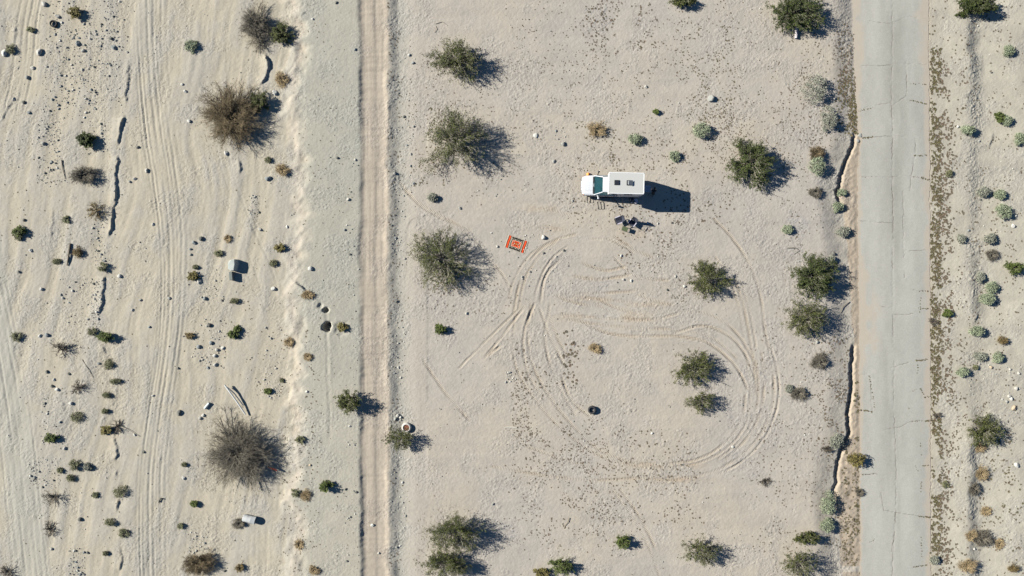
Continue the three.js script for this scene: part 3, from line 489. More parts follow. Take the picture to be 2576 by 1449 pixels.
const SHRUBS = [
  // campsite and its edges
  ['creosote', 1147, 147, 66, 50, 'broad creosote bush above the biggest one beside the rutted dirt road'],
  ['creosote', 1135, 350, 80, 76, 'biggest round creosote bush, between the road berm and the camper truck', 1.05],
  ['creosote', 1108, 652, 74, 66, 'large round creosote bush west of the orange rug'],
  ['green', 1108, 828, 14, 11, 'tiny lone green shrub below the creosote beside the rug', 1.3],
  ['creosote', 1140, 1340, 78, 48, 'wide creosote bush near the bottom edge, below the concrete ring'],
  ['creosote', 1115, 1422, 62, 40, 'creosote bush cut by the bottom edge, joined to a wider one above'],
  ['green', 1412, 1426, 34, 22, 'leafy green bush at the bottom edge of the campsite', 1],
  ['olive', 1366, 1440, 20, 12, 'low brownish shrub tucked beside the leafy bush at bottom edge'],
  ['green', 1568, 1366, 22, 17, 'small upright green bush crossed by faint wheel tracks near the bottom', 1.25],
  ['thin', 1765, 1390, 44, 34, 'sprawling sparse creosote with long shadow near bottom of the campsite', 1.1],
  ['tan', 1500, 327, 28, 20, 'dry tan twiggy bush above the truck bonnet'],
  ['sage', 1598, 350, 19, 15, 'small sage bush above the camper roof, beside dry tan bush'],
  ['sage', 1697, 392, 15, 13, 'smallest pale sage bush behind the camper'],
  ['sage', 1766, 328, 25, 24, 'round bright sage bush with neat shadow behind the camper'],
  ['dense', 1897, 408, 58, 60, 'large green bush with pale branches between camper and paved road', 0.8],
  ['green', 1650, 282, 6, 5, 'tiny yellow green sprig above the camper', 1.3],
  ['creosote', 1785, 705, 45, 41, 'creosote bush inside the top of the wheel track loop', 0.95],
  ['creosote', 1748, 928, 46, 40, 'upper of the two touching creosote bushes inside the track loop', 0.95],
  ['thin', 1764, 1008, 34, 28, 'lower of the two touching creosote bushes inside the track loop', 1.1],
  ['tan', 1498, 877, 17, 13, 'scraggly dry twigs in the middle of the track loop'],
  ['dense', 2003, 32, 70, 46, 'huge dark green bush at the top edge beside the paved road', 0.75],
  ['creosote', 1716, 2, 34, 14, 'creosote bush cut by the top edge above the camper'],
  ['greysage', 2050, 220, 30, 36, 'tall grey sage bush with round black shadow near the gully head', 1],
  ['greysage', 2086, 303, 20, 32, 'grey half-dead sage on the slope above the gully', 0.7],
  ['deadbrown', 2056, 386, 19, 15, 'brown dead twigs leaning on a sage dome by the gully'],
  ['sage', 2056, 417, 22, 25, 'tight sage dome casting its shadow into the gully', 1.1],
  ['dead', 2052, 484, 14, 14, 'small dead bush below the sage dome by the gully'],
  ['dense', 2050, 695, 57, 54, 'dense round dark green bush beside the paved road', 0.72],
  ['creosote', 2028, 802, 58, 48, 'feathery creosote just below the dense round dark bush', 0.85],
  ['sage', 2122, 484, 13, 9, 'small green sage tuft in the gully bottom'],
  ['sage', 2112, 519, 14, 13, 'pale sage just below the gully end'],
  ['greysage', 2126, 582, 17, 15, 'grey sage on the dark slope beside the road shoulder'],
  ['sage', 1982, 577, 13, 11, 'lone flat sage between the camper and the gully'],
  ['greysage', 2092, 652, 8, 8, 'tiny grey sage above the dense round bush'],
  ['dead', 2062, 910, 22, 20, 'spread dead twigs below the feathery creosote'],
  ['greysage', 1985, 978, 9, 8, 'small grey tuft at the edge of the track loop'],
  ['dead', 2012, 990, 20, 18, 'grey dead bush between the track loop and the gully'],
  ['deaddark', 2078, 1130, 17, 11, 'dark twiggy bush on the slope beside the gully'],
  ['greysage', 2104, 1112, 20, 20, 'pale grey sage hanging over the gully wall', 0.8],
  ['olive', 2160, 1158, 22, 20, 'yellowish feathery bush at the cracked road edge', 1.3],
  ['dead', 2168, 1242, 8, 9, 'small dead sprig on the road edge below the yellowish bush', 1.4],
  ['sage', 2085, 1270, 22, 32, 'tall oval green sage below the gully', 1],
  ['sage', 2081, 1325, 21, 19, 'rounder sage directly below the tall oval one', 0.95],
  ['creosote', 2028, 1354, 34, 13, 'low flat green bush near the two sage domes'],
  ['thin', 2010, 1418, 44, 36, 'open green bush near the bottom edge beside the road shoulder', 1],
  ['deaddark', 1925, 1212, 14, 12, 'small spiky dark bush outside the track loop'],
  ['thin', 1004, 1106, 34, 28, 'thin creosote beside the rusty capped concrete ring', 1.35],
  ['creosote', 878, 1012, 30, 28, 'creosote casting its shadow across the rutted dirt road', 1.5],
  ['green', 820, 1226, 16, 13, 'small green bush with crisp shadow on the graded strip', 1.4],
  // sandy wash west of the dirt road
  ['olive', 183, 30, 19, 16, 'brownish green bush near the old tyre', 1.1],
  ['dusty', 74, 73, 10, 8, 'little dark shrub between the boulder and the old tyre'],
  ['dusty', 20, 122, 13, 12, 'shrub beside the white boulder at the picture edge'],
  ['sage', 478, 115, 18, 15, 'pale round sage beside the wash track, alone on sand', 0.7],
  ['dead', 635, 55, 38, 56, 'long grey dead bush above the wash bank', 0.9],
  ['creosote', 703, 82, 28, 27, 'olive bush touching the long grey dead bush', 0.9],
  ['deadbrown', 572, 292, 74, 82, 'large brown half-dead bush in the upper wash', 0.7],
  ['creosote', 648, 250, 22, 24, 'green bush joined to the large brown dead bush', 1.2],
  ['dense', 211, 352, 22, 18, 'vivid dark green shrub in the stony part of the wash', 1],
  ['dead', 205, 440, 36, 24, 'flat scatter of dead branches in the wash'],
  ['brown', 238, 530, 29, 23, 'brown fuzzy shrub next to the cut bank'],
  ['dusty', 164, 552, 11, 8, 'small grey shrub near the brown fuzzy one'],
  ['green', 42, 582, 16, 13, 'bright green shrub trailing a sand tail at the picture edge'],
  ['dusty', 44, 597, 10, 9, 'dull shrub under the bright green one'],
  ['brown', 190, 634, 19, 14, 'brown shrub beside the standing driftwood log'],
  ['dusty', 139, 657, 14, 7, 'flat green shrub beside the driftwood log'],
  ['dusty', 257, 672, 16, 13, 'grey green shrub at the head of a cut bank'],
  ['tan', 570, 600, 9, 10, 'pale twig tuft above the dark concrete block'],
  ['dusty', 548, 636, 11, 8, 'small green shrub north-west of the concrete block'],
  ['dusty', 489, 672, 9, 7, 'tiny dusty shrub above the brown one by the wash track'],
  ['olive', 482, 694, 13, 10, 'yellow brown shrub among pebbles beside the wash track'],
  ['dusty', 686, 662, 11, 9, 'single green shrub on the slope to the graded strip'],
  ['dusty', 672, 401, 13, 10, 'dusty shrub above the round grey boulder'],
  ['tan', 708, 427, 19, 19, 'pale dry bush beside the round grey boulder'],
  ['tan', 706, 196, 16, 23, 'straw tuft beside the dark cut bank below dead bush'],
  ['olive', 702, 622, 14, 9, 'thin yellowish sprig on the slope to the graded strip'],
  ['dusty', 588, 757, 12, 10, 'dusty shrub below the concrete block'],
  ['green', 594, 829, 9, 7, 'upper small green shrub of a close pair in the wash', 1.1],
  ['green', 584, 841, 14, 11, 'lower small green shrub of a close pair in the wash', 1],
  ['brown', 475, 845, 11, 9, 'brown tuft beside the wash track, west of the green pair'],
  ['dusty', 38, 846, 14, 13, 'dark shrub beside the diagonal track ruts'],
  ['dusty', 228, 834, 15, 13, 'grey shrub touching a bright green one by the wash track'],
  ['green', 262, 848, 25, 13, 'long bright green shrub beside the cut bank', 1],
  ['deaddark', 148, 880, 40, 22, 'sprawling dark dead bush in the lower wash'],
  ['dusty', 270, 918, 16, 14, 'grey green shrub, topmost of the row beside the wash track'],
  ['dusty', 288, 960, 17, 10, 'low green shrub, second in the row beside the wash track'],
  ['deaddark', 192, 978, 22, 20, 'star-shaped dark dead bush in the lower wash'],
  ['dusty', 265, 995, 16, 11, 'green shrub, third in the row beside the wash track'],
  ['dusty', 261, 1036, 10, 11, 'small grey tuft, fourth in the row beside the wash track'],
  ['dusty', 190, 1051, 18, 15, 'grey green shrub below the star-shaped dead bush'],
  ['deaddark', 290, 1077, 18, 20, 'dark branched bush with a long stick shadow'],
  ['olive', 264, 1083, 15, 11, 'yellow green shrub joined to the dark branched bush'],
  ['green', 124, 1103, 17, 9, 'flat green shrub with a thin stem shadow'],
  ['dusty', 183, 1170, 20, 17, 'brown green shrub in the middle of the lower wash'],
  ['dusty', 174, 1204, 14, 12, 'green shrub just below the brown green one'],
  ['greysage', 219, 1176, 9, 8, 'faint grey tuft beside the brown green shrub'],
  ['dusty', 149, 1184, 7, 7, 'tiny green tuft between stones and the brown green shrub'],
  ['dusty', 299, 1239, 22, 20, 'rounded green shrub at the top of a cut bank'],
  ['dusty', 237, 1246, 8, 6, 'tiny isolated tuft beside the rounded green shrub'],
  ['deaddark', 130, 1255, 38, 21, 'tangled black dead bush beside the diagonal ruts', 1.1],
  ['deaddark', 118, 1336, 15, 28, 'upright tangle of dead stems under the tangled black bush'],
  ['dusty', 274, 1316, 20, 13, 'oval shrub near the foot of the wash'],
  ['dusty', 308, 1343, 14, 12, 'dark green shrub beside the oval one'],
  ['dusty', 262, 1394, 11, 8, 'single small shrub near the bottom of the wash'],
  ['deaddark', 12, 1442, 26, 18, 'dark bush cut by the bottom corner of the picture'],
  ['green', 486, 1270, 9, 7, 'bright little shrub between the wash track and the big dead brush'],
  ['dead', 592, 1145, 96, 98, 'enormous grey brown dead brush with a fallen pipe behind it', 0.62],
  ['deadbrown', 492, 1420, 44, 28, 'brown spiky bush at the bottom edge beside the wash track', 0.9],
  ['brown', 601, 1430, 12, 11, 'small brown shrub at the bottom edge near a spiky bush'],
  ['dead', 600, 1318, 15, 12, 'grey twigs beside the dented white drum'],
  ['dusty', 452, 1325, 8, 7, 'little dark green shrub beside wash track, near the bottom'],
  ['dusty', 745, 1240, 12, 10, 'pale green shrub next to dry tan grass'],
  ['tan', 770, 1246, 13, 14, 'dry tan bush beside the pale green shrub'],
  ['dusty', 756, 1105, 13, 11, 'dusty green shrub beside the big dead brush'],
  ['dusty', 461, 1170, 8, 7, 'small green shrub between the wash track and enormous brush'],
  ['tan', 775, 742, 16, 10, 'dry bush in the crumbled edge of the graded strip'],
  ['tan', 726, 862, 12, 12, 'yellowish dry tuft below the crumbled strip edge'],
  ['green', 671, 985, 8, 6, 'tiny green plant east of the fallen pipe'],
  ['dusty', 707, 958, 6, 5, 'tiny dark sprig between the wash and the graded strip'],
  ['tan', 775, 898, 10, 9, 'small dry tuft on the graded strip'],
  ['tan', 790, 1435, 14, 12, 'dry tuft at the bottom edge on the graded strip'],
  ['tan', 752, 1370, 12, 13, 'reddish dry tuft near the bottom of the graded strip'],
  ['olive', 860, 824, 14, 10, 'dry shrub beside the dark pit in the graded strip'],
  ['greysage', 1088, 497, 13, 10, 'flattened grey tuft between the two largest creosotes'],
  // east of the paved road
  ['dense', 2468, 10, 52, 26, 'green bush cut by the top edge east of the paved road', 0.8],
  ['sage', 2548, 122, 15, 14, 'pale sage with dark shadow, topmost east of the paved road'],
  ['green', 2521, 292, 15, 13, 'bright green half of a bush above a dry channel'],
  ['sage', 2540, 300, 15, 13, 'grey half of the bush above a dry channel'],
  ['sage', 2441, 326, 18, 14, 'round pale sage beside the weed strip'],
  ['sage', 2572, 346, 14, 17, 'sage at the picture edge below the dry channel bush'],
  ['dusty', 2393, 434, 14, 13, 'dark sage in the weed strip'],
  ['greysage', 2484, 481, 17, 12, 'dull sage touching a chain of sages'],
  ['sage', 2526, 487, 15, 13, 'upper sage of a stacked pair at picture edge'],
  ['sage', 2533, 533, 23, 21, 'large lower sage of a stacked pair at picture edge'],
  ['greysage', 2496, 599, 17, 13, 'lone grey sage under the stacked pair'],
  ['dead', 2505, 640, 16, 13, 'dark thin bush beneath the lone grey sage'],
  ['green', 2560, 672, 28, 17, 'fresh green bush cut by the side edge of the picture'],
  ['sage', 2502, 722, 18, 15, 'upper of two touching sages east of the road'],
  ['sage', 2495, 753, 23, 19, 'lower of two touching sages east of the road'],
  ['greysage', 2474, 698, 10, 13, 'thin grey tuft above the touching sages'],
  ['green', 2390, 788, 11, 9, 'bright green round shrub in the weed strip', 0.9],
  ['deaddark', 2352, 811, 14, 9, 'dark twiggy shrub at the asphalt edge in the weed strip'],
  ['sage', 2465, 833, 19, 15, 'pale green sage with crisp shadow beneath the touching sages'],
  ['brown', 2530, 858, 18, 15, 'brown round bush near the picture edge'],
  ['greysage', 2474, 898, 14, 10, 'grey sage above a cluster of stones'],
  ['sage', 2518, 901, 13, 14, 'faint sage below the brown round bush'],
  ['sage', 2428, 937, 15, 13, 'dark-sided sage between weed strip and stones'],
  ['dusty', 2460, 925, 9, 7, 'small green tuft beside the dark-sided sage'],
  ['creosote', 2488, 1090, 46, 38, 'largest creosote east of the paved road', 0.85],
  ['tan', 2476, 1130, 16, 12, 'dry twigs at the foot of the largest eastern creosote'],
  ['tan', 2480, 1195, 18, 22, 'dry tan bush on the eastern sand ridge'],
  ['dead', 2460, 1235, 14, 16, 'grey twigs below the dry tan bush on ridge'],
  ['dead', 2486, 1360, 26, 22, 'dead grey bush low on the eastern side'],
  ['tan', 2450, 1350, 16, 16, 'straw bush beside the dead grey one'],
  ['tan', 2522, 1372, 12, 14, 'pale stalks beside the dead grey bush'],
  ['tan', 2490, 1290, 14, 12, 'small straw bush on the eastern ridge'],
  ['tan', 2440, 1428, 24, 18, 'straw bush at the bottom edge of eastern sand'],
  ['brown', 2558, 1434, 18, 13, 'reddish brown bush at the bottom corner'],
  ['greysage', 2357, 1412, 12, 11, 'grey green shrub at the asphalt edge near the bottom'],
  ['deaddark', 2362, 1043, 13, 11, 'dark twiggy shrub at the asphalt edge beside a crack'],
  ['dusty', 2384, 1222, 8, 8, 'dark tuft deep in the weed strip'],
  ['greysage', 2425, 600, 10, 11, 'pale tuft in the outer weed strip'],
];
for (const s of SHRUBS) shrub(...s);

// ---------------------------------------------------------------- rocks
function rockGeo(seed, detail = 2, squash = 0.62) {
  const g = new THREE.IcosahedronGeometry(1, detail), p = g.attributes.position, r = rng(seed * 31 + 5), planes = [];
  for (let i = 0; i < 9; i++) { const v = new THREE.Vector3(r() - .5, r() - .5, r() - .5).normalize(); planes.push([v, 0.62 + 0.3 * r()]); }
  const ax = 0.8 + 0.4 * r(), az = 0.75 + 0.3 * r(), v = new THREE.Vector3();
  for (let i = 0; i < p.count; i++) {
    v.fromBufferAttribute(p, i).normalize();
    let k = 1; for (const [n, d] of planes) { const q = v.dot(n); if (q > 0) k = Math.min(k, d / q); }
    k *= 1 + 0.05 * vn(v.x * 4 + seed, v.z * 4 + v.y * 3);
    p.setXYZ(i, v.x * k * ax, Math.max(-0.5, v.y * k) * squash, v.z * k * az);
  }
  g.computeVertexNormals(); return g;
}
const ROCKS = [1, 2, 3, 4, 5, 6].map(s => rockGeo(s)), PEB = rockGeo(9, 0, 0.65);
const STONE = { white: std(col(220, 218, 208), 0.9), pale: std(col(200, 197, 186), 0.95), grey: std(col(172, 172, 164), 0.95), blue: std(col(152, 158, 156), 0.95), dark: std(col(122, 122, 114), 0.95), tan: std(col(196, 178, 150), 0.95) };
Object.entries(STONE).forEach(([k, m]) => { m.name = k + '_stone'; });
const rr = rng(4242);
function rock(x, y, r, tone, label, group, name = 'rock', sq = 1) {
  const m = new THREE.Mesh(ROCKS[Math.floor(rr() * 6)], STONE[tone]); m.name = numbered(name);
  const R = r / PX; m.scale.set(R, R * sq, R); m.rotation.y = rr() * 6.28;
  const f = foot(x, y, R * 0.4); m.position.set(f[0], f[1] + R * 0.18 * sq, f[2]);
  return finish(tag(m, label, name === 'boulder' ? 'boulder' : 'rock', group));
}
rock(1790, 248, 10.5, 'grey', 'large pale egg-shaped boulder behind the camper', null, 'boulder');
rock(1348, 341, 7, 'white', 'flat white slab of stone ahead of the truck', null, 'rock', 0.5);
rock(1417, 362, 7, 'grey', 'split dark grey rock ahead of the truck bonnet', null);
rock(1393, 406, 5, 'grey', 'grey rock directly in front of the truck', null);
rock(1625, 218, 4.5, 'pale', 'small pale stone above the camper roof', null);
rock(1367, 597, 7, 'white', 'white rock with long shadow beside the orange rug', null, 'rock', 1.2);
rock(688, 231, 8, 'white', 'round white stone beside the green and brown bushes', null, 'boulder');
rock(672, 448, 8.5, 'blue', 'round blue grey boulder on the slope of the graded strip', null, 'boulder');
rock(781, 676, 7, 'white', 'white stone on the edge of the graded strip', null);
rock(685, 727, 7, 'white', 'blocky white stone in the wash, east of concrete block', null);
rock(936, 1322, 5, 'white', 'white stone lying in the rutted dirt road', null);
rock(5, 130, 9, 'white', 'white boulder at the picture edge', null, 'boulder');
rock(93, 128, 9, 'pale', 'pale boulder among stones beside the upper wash', null, 'boulder');
rock(447, 1040, 8, 'dark', 'dark boulder beside the wash track', null, 'boulder');
rock(2557, 567, 6, 'white', 'white stone below the large eastern sage', null);
rock(2415, 317, 4, 'white', 'white stone beside the eastern weed strip', null);
rock(586, 1133, 5, 'white', 'white bucket-sized stone caught in the enormous dead brush', null);
rock(2560, 1029, 7, 'tan', 'reddish rock near the stones by the picture edge', null);
rock(2170, 338, 7, 'grey', 'broken asphalt lump at the gully head', null, 'rock', 0.5);
rock(2163, 352, 5, 'grey', 'second broken asphalt lump at the gully head', null, 'rock', 0.5);
const BIG = [[502, 600, 7, 'dark'], [485, 610, 6, 'blue'], [476, 626, 4, 'blue'], [476, 640, 4, 'grey'], [297, 695, 6, 'white'], [100, 727, 5, 'white'], [43, 684, 4, 'dark'], [57, 553, 5, 'dark'], [423, 750, 5, 'grey'], [373, 823, 4, 'blue'], [523, 818, 7, 'dark'], [512, 751, 6, 'blue'], [499, 708, 7, 'pale'], [497, 873, 6, 'blue'], [528, 863, 6, 'blue'], [558, 876, 5, 'white'], [543, 880, 5, 'pale'], [537, 895, 6, 'white'], [539, 918, 6, 'pale'], [520, 926, 4, 'blue'], [445, 927, 4, 'dark'], [330, 780, 4, 'pale'], [115, 936, 5, 'dark'], [133, 956, 4, 'white'], [245, 915, 4, 'blue'], [170, 941, 4, 'dark'], [73, 630, 5, 'white'], [115, 843, 6, 'blue'], [97, 846, 5, 'white'], [350, 755, 4, 'grey'], [382, 564, 4, 'white'], [508, 1046, 5, 'white'], [500, 1053, 5, 'pale'], [460, 1204, 5, 'white'], [382, 996, 3.5, 'white'], [125, 1383, 5, 'pale'], [197, 1309, 6, 'dark'], [562, 1439, 4, 'dark'], [160, 1129, 5, 'pale'], [128, 972, 5, 'dark'], [140, 981, 6, 'white'], [175, 1016, 6, 'white'], [217, 1393, 4, 'dark'], [335, 1095, 4, 'white'], [357, 1139, 5, 'dark'], [77, 168, 6, 'pale'], [63, 193, 6, 'grey'], [107, 7, 7, 'pale'], [142, 40, 6, 'grey'], [192, 107, 7, 'blue'], [283, 117, 7, 'blue'], [275, 95, 6, 'dark'], [205, 125, 6, 'grey'], [455, 210, 4, 'white'], [463, 228, 5, 'white'], [473, 303, 5, 'white'], [567, 384, 6, 'white'], [365, 428, 6, 'pale'], [335, 448, 5, 'pale'], [322, 456, 4, 'grey'], [343, 369, 5, 'dark'], [68, 282, 5, 'blue'], [55, 255, 5, 'dark'], [30, 248, 5, 'pale'], [105, 360, 6, 'grey'], [2565, 979, 6, 'pale'], [2567, 1174, 7, 'white'], [2547, 999, 5, 'pale'], [2540, 1012, 4, 'grey'], [2056, 861, 5, 'grey'], [2099, 638, 5, 'dark'], [2100, 248, 4, 'pale'], [787, 48, 3.5, 'white'], [846, 7, 4, 'dark'], [894, 125, 4, 'blue'], [1029, 138, 4, 'white'], [1039, 158, 4.5, 'blue'], [1016, 293, 4, 'dark'], [849, 397, 4, 'dark'], [894, 402, 4, 'pale'], [993, 436, 5, 'grey'], [1041, 461, 4, 'blue'], [651, 577, 5, 'pale'], [867, 578, 4, 'blue'], [876, 502, 5, 'pale'], [1157, 524, 4, 'grey'], [1251, 620, 4, 'pale'], [1174, 788, 4.5, 'pale'], [772, 985, 4, 'white'], [952, 1392, 4, 'pale'], [896, 1237, 4, 'dark'], [880, 640, 4, 'dark'], [720, 570, 4, 'white'], [1240, 1268, 4, 'grey'], [1568, 703, 4, 'pale'], [1588, 706, 4, 'white'], [1563, 643, 4, 'white'], [1722, 720, 4.5, 'white'], [1700, 695, 3.5, 'pale'], [1640, 1090, 3.5, 'white'], [1844, 1125, 4, 'white'], [1000, 1046, 5, 'pale'], [994, 1054, 5, 'grey'], [1007, 1050, 4, 'white'], [870, 1230, 4, 'dark'], [780, 1170, 4, 'tan'], [2552, 1005, 5, 'white'], [2548, 930, 4, 'pale'], [2500, 925, 5, 'tan'], [2570, 940, 4, 'pale'], [1418, 630, 3.5, 'dark'], [1690, 560, 3.5, 'dark'], [1655, 562, 3, 'pale'], [1440, 505, 3.5, 'grey']];
const zoneOf = (x, y) => x < 340 ? (y < 480 ? ['in the stony upper wash', 'rocks of the upper wash'] : y < 960 ? ['on the sand of the middle wash', 'rocks of the middle wash'] : ['in the lower wash', 'rocks of the lower wash'])
  : x < 460 ? ['beside the sandy wash track', 'rocks along the wash track'] : x < 745 ? ['between the wash track and the graded strip', 'rocks on the sand flat']
  : x < 1010 ? ['along the rutted dirt road', 'rocks along the dirt road'] : x < 2140 ? ['on the campsite flat', 'rocks on the campsite'] : ['east of the paved road', 'rocks east of the road'];
const sizeWord = r => r > 5.2 ? 'large' : r > 3.6 ? 'medium-sized' : 'small';
const usedLabel = new Map();
function rockLabel(x, y, r, t, w) { const l = rockLabel0(x, y, r, t, w), k = usedLabel.get(l); if (k === undefined) usedLabel.set(l, w); return k === undefined || k === w ? l : `${sizeWord(r)} ${t === 'blue' ? 'blue grey' : t} rock ${w}`; }
function rockLabel0(x, y, r, t, w) { // by the nearest bush
  let best = 1e9, s = null; for (const b of SHRUBS) { const d = Math.hypot(b[1] - x, b[2] - y) - (b[3] + b[4]) / 2; if (d < best) { best = d; s = b; } }
  const dx = x - s[1], dy = y - s[2], dir = Math.abs(dx) > Math.abs(dy) ? (dx < 0 ? 'west' : 'east') : (dy < 0 ? 'north' : 'south'), c = t === 'blue' ? 'blue grey' : t;
  const l = `${sizeWord(r)} ${c} rock ${best < 25 ? 'just ' : ''}${dir} of the ${s[5].split(',')[0]}`;
  return best < 90 && l.split(/[\s]+/).length <= 16 ? l : `${sizeWord(r)} ${c} rock ${w}`;
}
for (const [x, y, r, t] of BIG) { const [w, g] = zoneOf(x, y); rock(x, y, r, t, rockLabel(x, y, r, t, w), g); }

// scattered stones: the larger ones as rocks of their own, the small ones as gravel
const STONY = [[120, 0, 320, 130, 420], [110, 60, 300, 260, 520], [100, 150, 240, 300, 260], [90, 300, 150, 460, 220], [200, 300, 280, 390, 90], [225, 560, 262, 660, 120], [150, 700, 260, 840, 160], [225, 700, 250, 800, 110], [500, 690, 560, 760, 90], [480, 800, 570, 930, 170], [70, 1150, 150, 1230, 180], [100, 1000, 160, 1130, 90], [470, 1340, 520, 1400, 120], [170, 1380, 210, 1449, 140], [620, 490, 650, 540, 90], [660, 820, 720, 960, 80], [640, 960, 700, 1010, 70], [985, 100, 1045, 500, 260], [985, 500, 1020, 1449, 420], [870, 380, 903, 1449, 220], [1270, 930, 1300, 970, 60], [2440, 880, 2576, 1060, 120], [1395, 320, 1425, 370, 60], [1270, 560, 1400, 640, 40], [1550, 660, 1760, 730, 110], [1300, 620, 1440, 720, 90], [0, 0, 340, 480, 420], [0, 0, 460, 1449, 800], [460, 0, 900, 1449, 650], [1000, 0, 2140, 1449, 2200], [2440, 0, 2576, 1449, 260]];
{
  const r = rng(9001), all = [];
  for (const [x0, y0, x1, y1, n] of STONY) for (let i = 0; i < n; i++) {
    const x = lerp(x0, x1, r()), y = lerp(y0, y1, r()), dense = (x1 - x0) < 320;
    if (onRoad(x, y) || (x > dirtL(y) - 2 && x < dirtR(y) + 4 && r() < 0.85)) continue;
    if (x > 1450 && x < 1760 && y > 425 && y < 540 && r() < 0.6) continue;
    if (!dense && fbm(x * 0.02, y * 0.02, 2) < -0.05) continue;
    all.push([x, y, (dense && x < 340 ? 1.0 : 0.8) + (dense ? 2.6 : 2.0) * Math.pow(r(), 4.5), r()]);
  }
  all.sort((a, b) => b[2] - a[2]);
  const solo = all.slice(0, 170), rest = all.slice(170), tones = ['pale', 'grey', 'blue', 'dark', 'white', 'grey'];
  for (const [x, y, s, q] of solo) { const [w, g] = zoneOf(x, y), t = tones[Math.floor(q * 6)]; rock(x, y, s, t, rockLabel(x, y, s, t, w), g); }
  const im = new THREE.InstancedMesh(PEB, std(new THREE.Color(1, 1, 1), 0.95), rest.length), m4 = new THREE.Matrix4(), q4 = new THREE.Quaternion(), up = new THREE.Vector3(0, 1, 0), cc = new THREE.Color();
  rest.forEach(([x, y, s, q], i) => { const X = mX(x), Z = mZ(y), R = s / PX; q4.setFromAxisAngle(up, q * 40); m4.compose(new THREE.Vector3(X, groundY(X, Z) + R * 0.15, Z), q4, new THREE.Vector3(R, R * 0.9, R)); im.setMatrixAt(i, m4); const k = [[205, 202, 190], [172, 172, 164], [156, 160, 156], [136, 134, 126], [222, 220, 210], [186, 176, 156]][Math.floor(q * 6)]; cc.setRGB(...alb(...k)); im.setColorAt(i, cc); });
  im.name = 'gravel'; finish(tag(im, 'small loose stones and gravel strewn over the sand', 'gravel', null, 'stuff'));
}

// ---------------------------------------------------------------- low dried weeds
const WEED = (() => { const mb = new MB(), r = rng(555); for (let i = 0; i < 26; i++) { const a = i / 26 * 6.2832 * 3 + r() * .4, l = 0.55 + 0.5 * r(), y = 0.1 + 0.5 * r() * (1.1 - l * .6), w = 0.2, b = [Math.cos(a) * .1, 0, Math.sin(a) * .1], k = jit([1, 1, 1], r, 0.3); mb.tri([b[0] - Math.sin(a) * w, .02, b[2] + Math.cos(a) * w], [b[0] + Math.sin(a) * w, .1 + .1 * r(), b[2] - Math.cos(a) * w], [Math.cos(a) * l, y, Math.sin(a) * l], k); } return mb.geo(); })();
const WEEDS = [ // area, number, size, tone: 0 brown, 1 olive
  [2347, 110, 2372, 1449, 1350, 2.6, 1], [2362, 150, 2402, 1449, 1450, 2.3, 0], [2395, 150, 2440, 1449, 620, 1.9, 0], [2348, 0, 2440, 150, 90, 1.9, 0], [2440, 0, 2576, 1449, 1250, 1.8, 0], [2500, 1100, 2576, 1449, 130, 2.4, 1],
  [2100, 70, 2160, 250, 240, 1.8, 0], [2108, 180, 2162, 330, 200, 2.2, 1], [2140, 250, 2162, 340, 60, 2.8, 1], [2125, 1150, 2166, 1449, 330, 2.1, 1], [2150, 930, 2168, 1150, 60, 2.4, 1], [1465, 0, 1640, 130, 230, 2.3, 0], [1300, 0, 1900, 200, 420, 1.6, 0], [1340, 150, 2050, 470, 1150, 1.7, 0], [1720, 60, 1860, 330, 300, 1.9, 1], [1780, 270, 1880, 420, 230, 1.6, 0], [1430, 290, 1560, 420, 180, 1.7, 1],
  [1440, 370, 1760, 560, 330, 2.0, 0], [1560, 540, 1700, 680, 130, 2.1, 0], [1700, 480, 1850, 560, 70, 2.3, 0], [1020, 140, 1300, 480, 420, 1.7, 0], [1040, 260, 1130, 470, 120, 2.0, 1], [975, 0, 1010, 1449, 260, 2.0, 0], [1060, 700, 1300, 800, 90, 1.7, 0], [1290, 940, 1330, 1100, 110, 1.8, 0], [1310, 1050, 1560, 1370, 760, 1.9, 0], [1540, 1100, 1760, 1330, 220, 2.2, 0], [1300, 860, 1460, 1000, 80, 2.2, 0], [1400, 840, 1450, 960, 34, 3.4, 0],
  [1900, 830, 2110, 1449, 520, 1.9, 0], [2060, 850, 2140, 1110, 260, 2.0, 0], [1960, 120, 2080, 420, 330, 1.9, 0], [1950, 440, 2080, 640, 60, 1.7, 0], [745, 0, 905, 1449, 260, 1.6, 0], [700, 820, 800, 1449, 240, 1.9, 0], [600, 400, 745, 1000, 90, 1.7, 1], [0, 250, 340, 1449, 130, 1.8, 1], [1010, 480, 2060, 1449, 520, 1.5, 0], [1690, 680, 1790, 780, 60, 1.7, 0], [1080, 680, 1160, 740, 90, 1.8, 0], [2080, 1040, 2110, 1449, 130, 1.9, 0],
];
